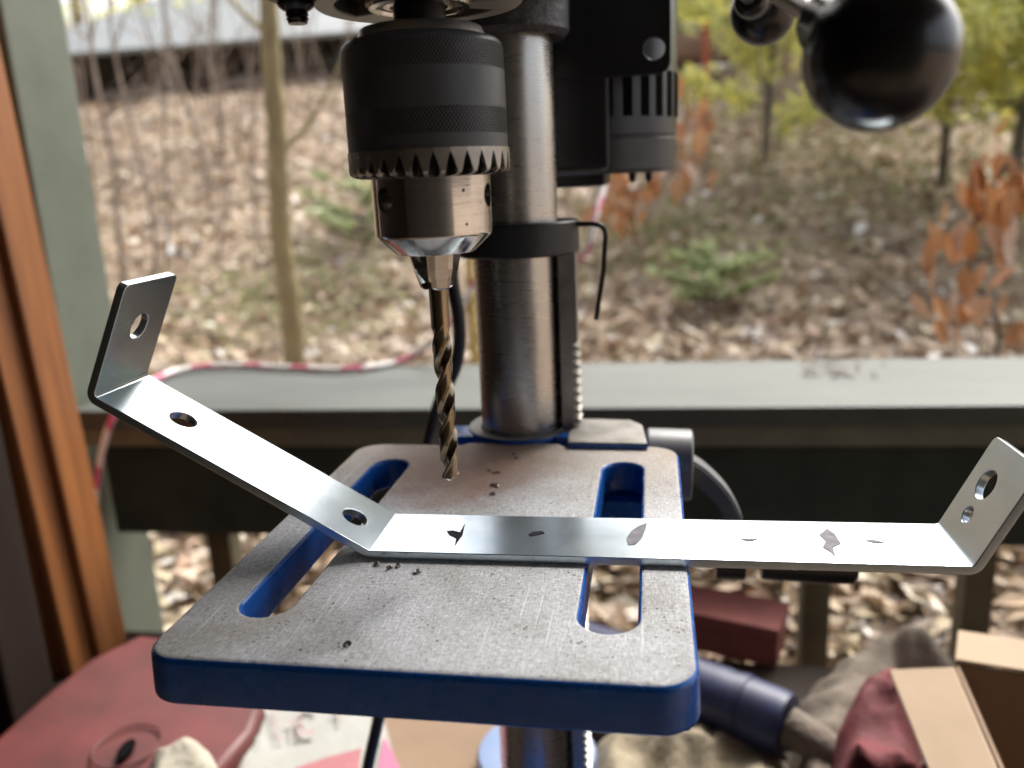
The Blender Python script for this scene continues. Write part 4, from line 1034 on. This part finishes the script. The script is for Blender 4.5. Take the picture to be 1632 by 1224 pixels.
pine(1610, 330, 3.6, 2.5, .75, 'needle', 'bright yellow pine at the right edge behind the copper leaves', 6500, .055, .12)
pine(1110, 300, 8.5, 2.2, .8, 'needle', 'pale yellow-green pine just right of the motor', 3500, .08, .04)
pine(1570, 200, 10.5, 5.0, 1.8, 'needle', 'large far pine filling the upper right corner', 5200, .13, .03)
pine(1180, 200, 11.5, 4.6, 1.8, 'needle', 'large far pine above the smaller knob', 5000, .13, .03)
pine(1390, 200, 12.5, 5.5, 2.0, 'needle', 'largest far pine hidden mostly by the large knob', 4500, .14, .03)
pine(1130, 560, 2.7, .26, .20, 'needle2', 'small fresh green pine seedling low behind the rail, right of the hex key', 700, .035, .05, 'seedling', 'pine_seedling')
pine(590, 470, 3.7, .42, .42, 'needle2', 'pale green seedling low on the slope left of the chuck', 420, .045, .05, 'seedling', 'pine_seedling')
# undergrowth
P = []
for i in range(5000):
    cx, cy, sp_ = random.choice([(1.2, 4.2, .5), (2.4, 4.0, .6), (-.9, 4.6, .5), (.8, 6, .8), (2.8, 6.2, 1.0), (-1.4, 3.0, .3), (.2, 3.4, .3), (1.9, 3.0, .3)])
    x = random.gauss(cx, sp_); yy = random.gauss(cy, sp_)
    if yy < 1.6: continue
    P.append(((x, yy, hill(x, yy) + random.uniform(.01, .13)), random.uniform(.02, .05), .006, rrot(1.2), .3))
o = scatter_mesh('undergrowth', 'hedge', P, 'stuff'); o['label'] = 'low olive grass and weeds on the slope'
# copper-leaved beech twigs
def beech(label, P, y, leaves, size):
    P = [oy(a, b, y) for a, b in P]; base = Vector((P[0].x, y, hill(P[0].x, y) - .02)); t_ = thing('beech_shrub', label, 'shrub', base, 'beech shrubs with copper leaves')
    bm = BM(); tube(bm, spline([base] + P, 5), .005, 6); put('stem', bm, 'bark3', t_)
    sp = spline(P, 12)
    for i in range(leaves):
        c = random.choice(sp) + Vector([random.gauss(0, size * .62), random.gauss(0, size * .5), random.gauss(0, size * .55)])
        bm = BM(); l = size * random.uniform(.7, 1.1); w_ = l * .25; tilt = Matrix.Rotation(random.uniform(0, 2 * PI), 3, 'Z') @ Matrix.Rotation(random.gauss(0, .3), 3, 'X') @ Matrix.Rotation(random.gauss(0, .3), 3, 'Y')
        prf = [(0, .0), (.16, .6), (.38, 1), (.65, .8), (.88, .3), (1, 0)]
        cv = [bm.verts.new(c + tilt @ Vector((0, (q ** 2) * l * .15, -q * l))) for q, _ in prf]
        lv = [bm.verts.new(c + tilt @ Vector((-w_ * s_, w_ * s_ * .35 + (q ** 2) * l * .15, -q * l))) for q, s_ in prf[1:-1]]
        rv = [bm.verts.new(c + tilt @ Vector((w_ * s_, w_ * s_ * .35 + (q ** 2) * l * .15, -q * l))) for q, s_ in prf[1:-1]]
        for sd_, o_ in ((lv, 0), (rv, 1)):
            ch_ = [cv[0]] + sd_ + [cv[-1]]
            for k in range(len(cv) - 1):
                f = [cv[k], ch_[k], ch_[k + 1], cv[k + 1]]; u_ = []
                for v in f:
                    if v not in u_: u_.append(v)
                if len(u_) > 2: bm.faces.new(u_)
        put('leaf', bm, LEAFM[random.randrange(4)], t_)
LEAFM = [simple('copper_leaf_' + n, c, c2, 30, .42) for n, c, c2 in (('orange', C(.68, .36, .14), C(.56, .26, .1)), ('rust', C(.58, .26, .09), C(.45, .19, .07)), ('tan', C(.66, .38, .2), C(.54, .28, .13)), ('pale', C(.68, .5, .38), C(.55, .36, .26)))]
beech('copper beech twig hanging at the right edge under the big knob, nearest the rail', [(1590, 520), (1550, 440), (1545, 380), (1570, 320), (1600, 270), (1640, 240)], 1.9, 70, .088)
beech('orange beech shrub showing below and right of the motor', [(1010, 345), (985, 310), (1020, 300), (1062, 285), (1088, 210), (1092, 140)], 3.3, 80, .10)
# lean-to with pale roof over dark logs
YL = 8.6
a, b = oy(90, 92, YL), oy(585, 70, YL); zt = a.z
lt = thing('lean_to', 'low lean-to with pale grey roof above dark stacked logs, upper left', 'shelter', ((a.x + b.x) / 2, YL, hill((a.x + b.x) / 2, YL)))
bm = BM(); w_ = b.x - a.x + 1.4; box(bm, ((a.x + b.x) / 2 - .4, YL + 2.33, zt + .82), (w_, 5.0, .05), Matrix.Rotation(math.radians(19), 3, 'X'), .01); put('roof', bm, 'paleroof', lt)
bm = BM(); box(bm, ((a.x + b.x) / 2 - .4, YL + 1.2, zt - .3), (w_ - .2, .06, 1.0)); put('back_wall', bm, 'darkwood', lt)
for k in range(4): bm = BM(); box(bm, (a.x + .1 + (b.x - a.x - .1) * k / 3, YL + .15, zt - .35), (.09, .09, .8)); put('post', bm, 'bark2', lt)
me = None
for k in range(15):
    rr = random.uniform(.07, .12); L_ = random.uniform(.8, 1.3); x = random.uniform(a.x, b.x - .3); zz = hill(x, YL + .4) + .1 + .17 * (k % 3)
    bm = BM(); lathe(bm, [(rr, 0), (rr * .95, L_)], (x, YL + .4 + .1 * random.random(), zz), 12, axis=(1, random.gauss(0, .06), random.gauss(0, .03)), cap=True)
    o = put('stacked_log', bm, 'darkwood' if k % 3 else 'bark2', origin=(x, YL + .4, zz)); tag(o, 'dark log stacked under the pale lean-to roof', 'log', 'logs stacked under the lean-to')
# rock, log and red stake upper right
YR = 8.0
c = oy(1118, 78, YR); bm = BM(); lathe(bm, [(.13, -.34), (.15, 0), (.14, .34)], c, 20, axis=(1, .2, 0), cap=True)
for v in bm.verts: v.co += v.co.normalized() * .02 * fbm(v.co.x * 6, v.co.y * 6, v.co.z * 6)
o = put('fallen_log', bm, 'redlog', origin=c + Vector((0, 0, -.15))); tag(o, 'short reddish brown log lying behind the red stake, right of the motor', 'log')
for (px, py, r_, lb) in ((1115, 42, .15, 'pale rock just above the reddish log right of the motor'), (1128, 112, .12, 'low pale rock below the reddish log right of the motor')):
    c = oy(px, py, YR + (.25 if py < 100 else -.4)); bm = BM(); bmesh.ops.create_icosphere(bm, subdivisions=3, radius=r_)
    for v in bm.verts: v.co = Vector((v.co.x * 1.7, v.co.y, v.co.z * .42)) * (1 + .25 * noise.noise(v.co * 9 + Vector((px, 0, 0))))
    bmesh.ops.translate(bm, verts=bm.verts, vec=c); o = put('rock', bm, 'concrete', origin=c, auto=50); tag(o, lb, 'rock', 'pale rocks on the slope')
ysx = 5.5; p = oy(1126, 10, ysx); g = hill(p.x, ysx)
bm = BM(); box(bm, (p.x, ysx, (p.z + g) / 2), (.045, .02, p.z - g + .1), Matrix.Rotation(.0, 3, 'Z'), .003); o = put('survey_stake', bm, 'redpaint', origin=(p.x, ysx, g)); tag(o, 'faded red upright stake on the slope right of the motor', 'stake')
ysx = 1.35; p = oy(746, 395, ysx); g = hill(p.x, ysx)
bm = BM(); box(bm, (p.x, ysx, (p.z + g) / 2), (.011, .011, p.z - g + .1), None, .002); o = put('yellow_stake', bm, 'yellow', origin=(p.x, ysx, g)); tag(o, 'thin yellow stake behind the rail, between drill bit and column', 'stake')
bm = BM()
for i in range(85):
    y = random.uniform(3.2, 8.3); x = random.uniform(-.62 * y, .05 * y) if i % 4 else random.uniform(.05 * y, .7 * y); g = hill(x, y); h = random.uniform(.5, 2.0); lean = random.gauss(0, .3)
    P_ = spline([(x, y, g - .02), (x + lean * h * .5 + random.gauss(0, .04), y, g + h * .5), (x + lean * h, y, g + h)], 3); tube(bm, P_, [.006 * (1 - .1 * q) * (.6 + y * .08) for q in range(len(P_))], 4)
    for j in range(3):
        p_ = P_[random.randrange(2, len(P_))]; tube(bm, [p_, p_ + Vector((random.uniform(-.3, .3), 0, random.uniform(.1, .4)))], [.003, .0015], 3)
o = put('bare_brush', bm, 'bark2'); tag(o, 'pale bare twigs and brush standing thinly over the hillside', kind='stuff')
# far wood closing the horizon
P = []; bm = BM()
for i in range(70):
    x = random.uniform(-16, 16); yy = random.uniform(13, 26); g = hill(x, yy); r = random.uniform(.04, .12); h = random.uniform(4, 8); a = random.gauss(0, .05)
    tube(bm, spline([(x, yy, g - .1), (x + a * h * .4, yy, g + h * .5), (x + a * h, yy, g + h)], 3), [r * (1 - .11 * q) for q in range(7)], 6)
    for j in range(6):
        z0_ = g + h * random.uniform(.3, .95); dv = Vector((random.uniform(-1, 1), random.uniform(-.5, .5), random.uniform(.3, 1))) * random.uniform(.6, 1.6)
        tube(bm, [(x + a * (z0_ - g), yy, z0_), Vector((x + a * (z0_ - g), yy, z0_)) + dv], [r * .35, r * .1], 4)
o = put('far_wood', bm, 'bark2'); tag(o, 'bare pale tree trunks far up the slope against the sky', kind='stuff')
P = []
for i in range(16000):
    x = random.uniform(-14, 14); yy = random.uniform(11, 20); g = hill(x, yy); k_ = random.random() ** 1.6
    P.append(((x, yy, g + 2.6 * k_ * (.5 + .5 * noise.noise(Vector((x * .5, yy * .5, 2))))), random.uniform(.06, .16), .03, rrot(1.4), .2))
o = scatter_mesh('far_brush', 'needle', P, 'stuff'); o['label'] = 'pale olive brush far up the slope'
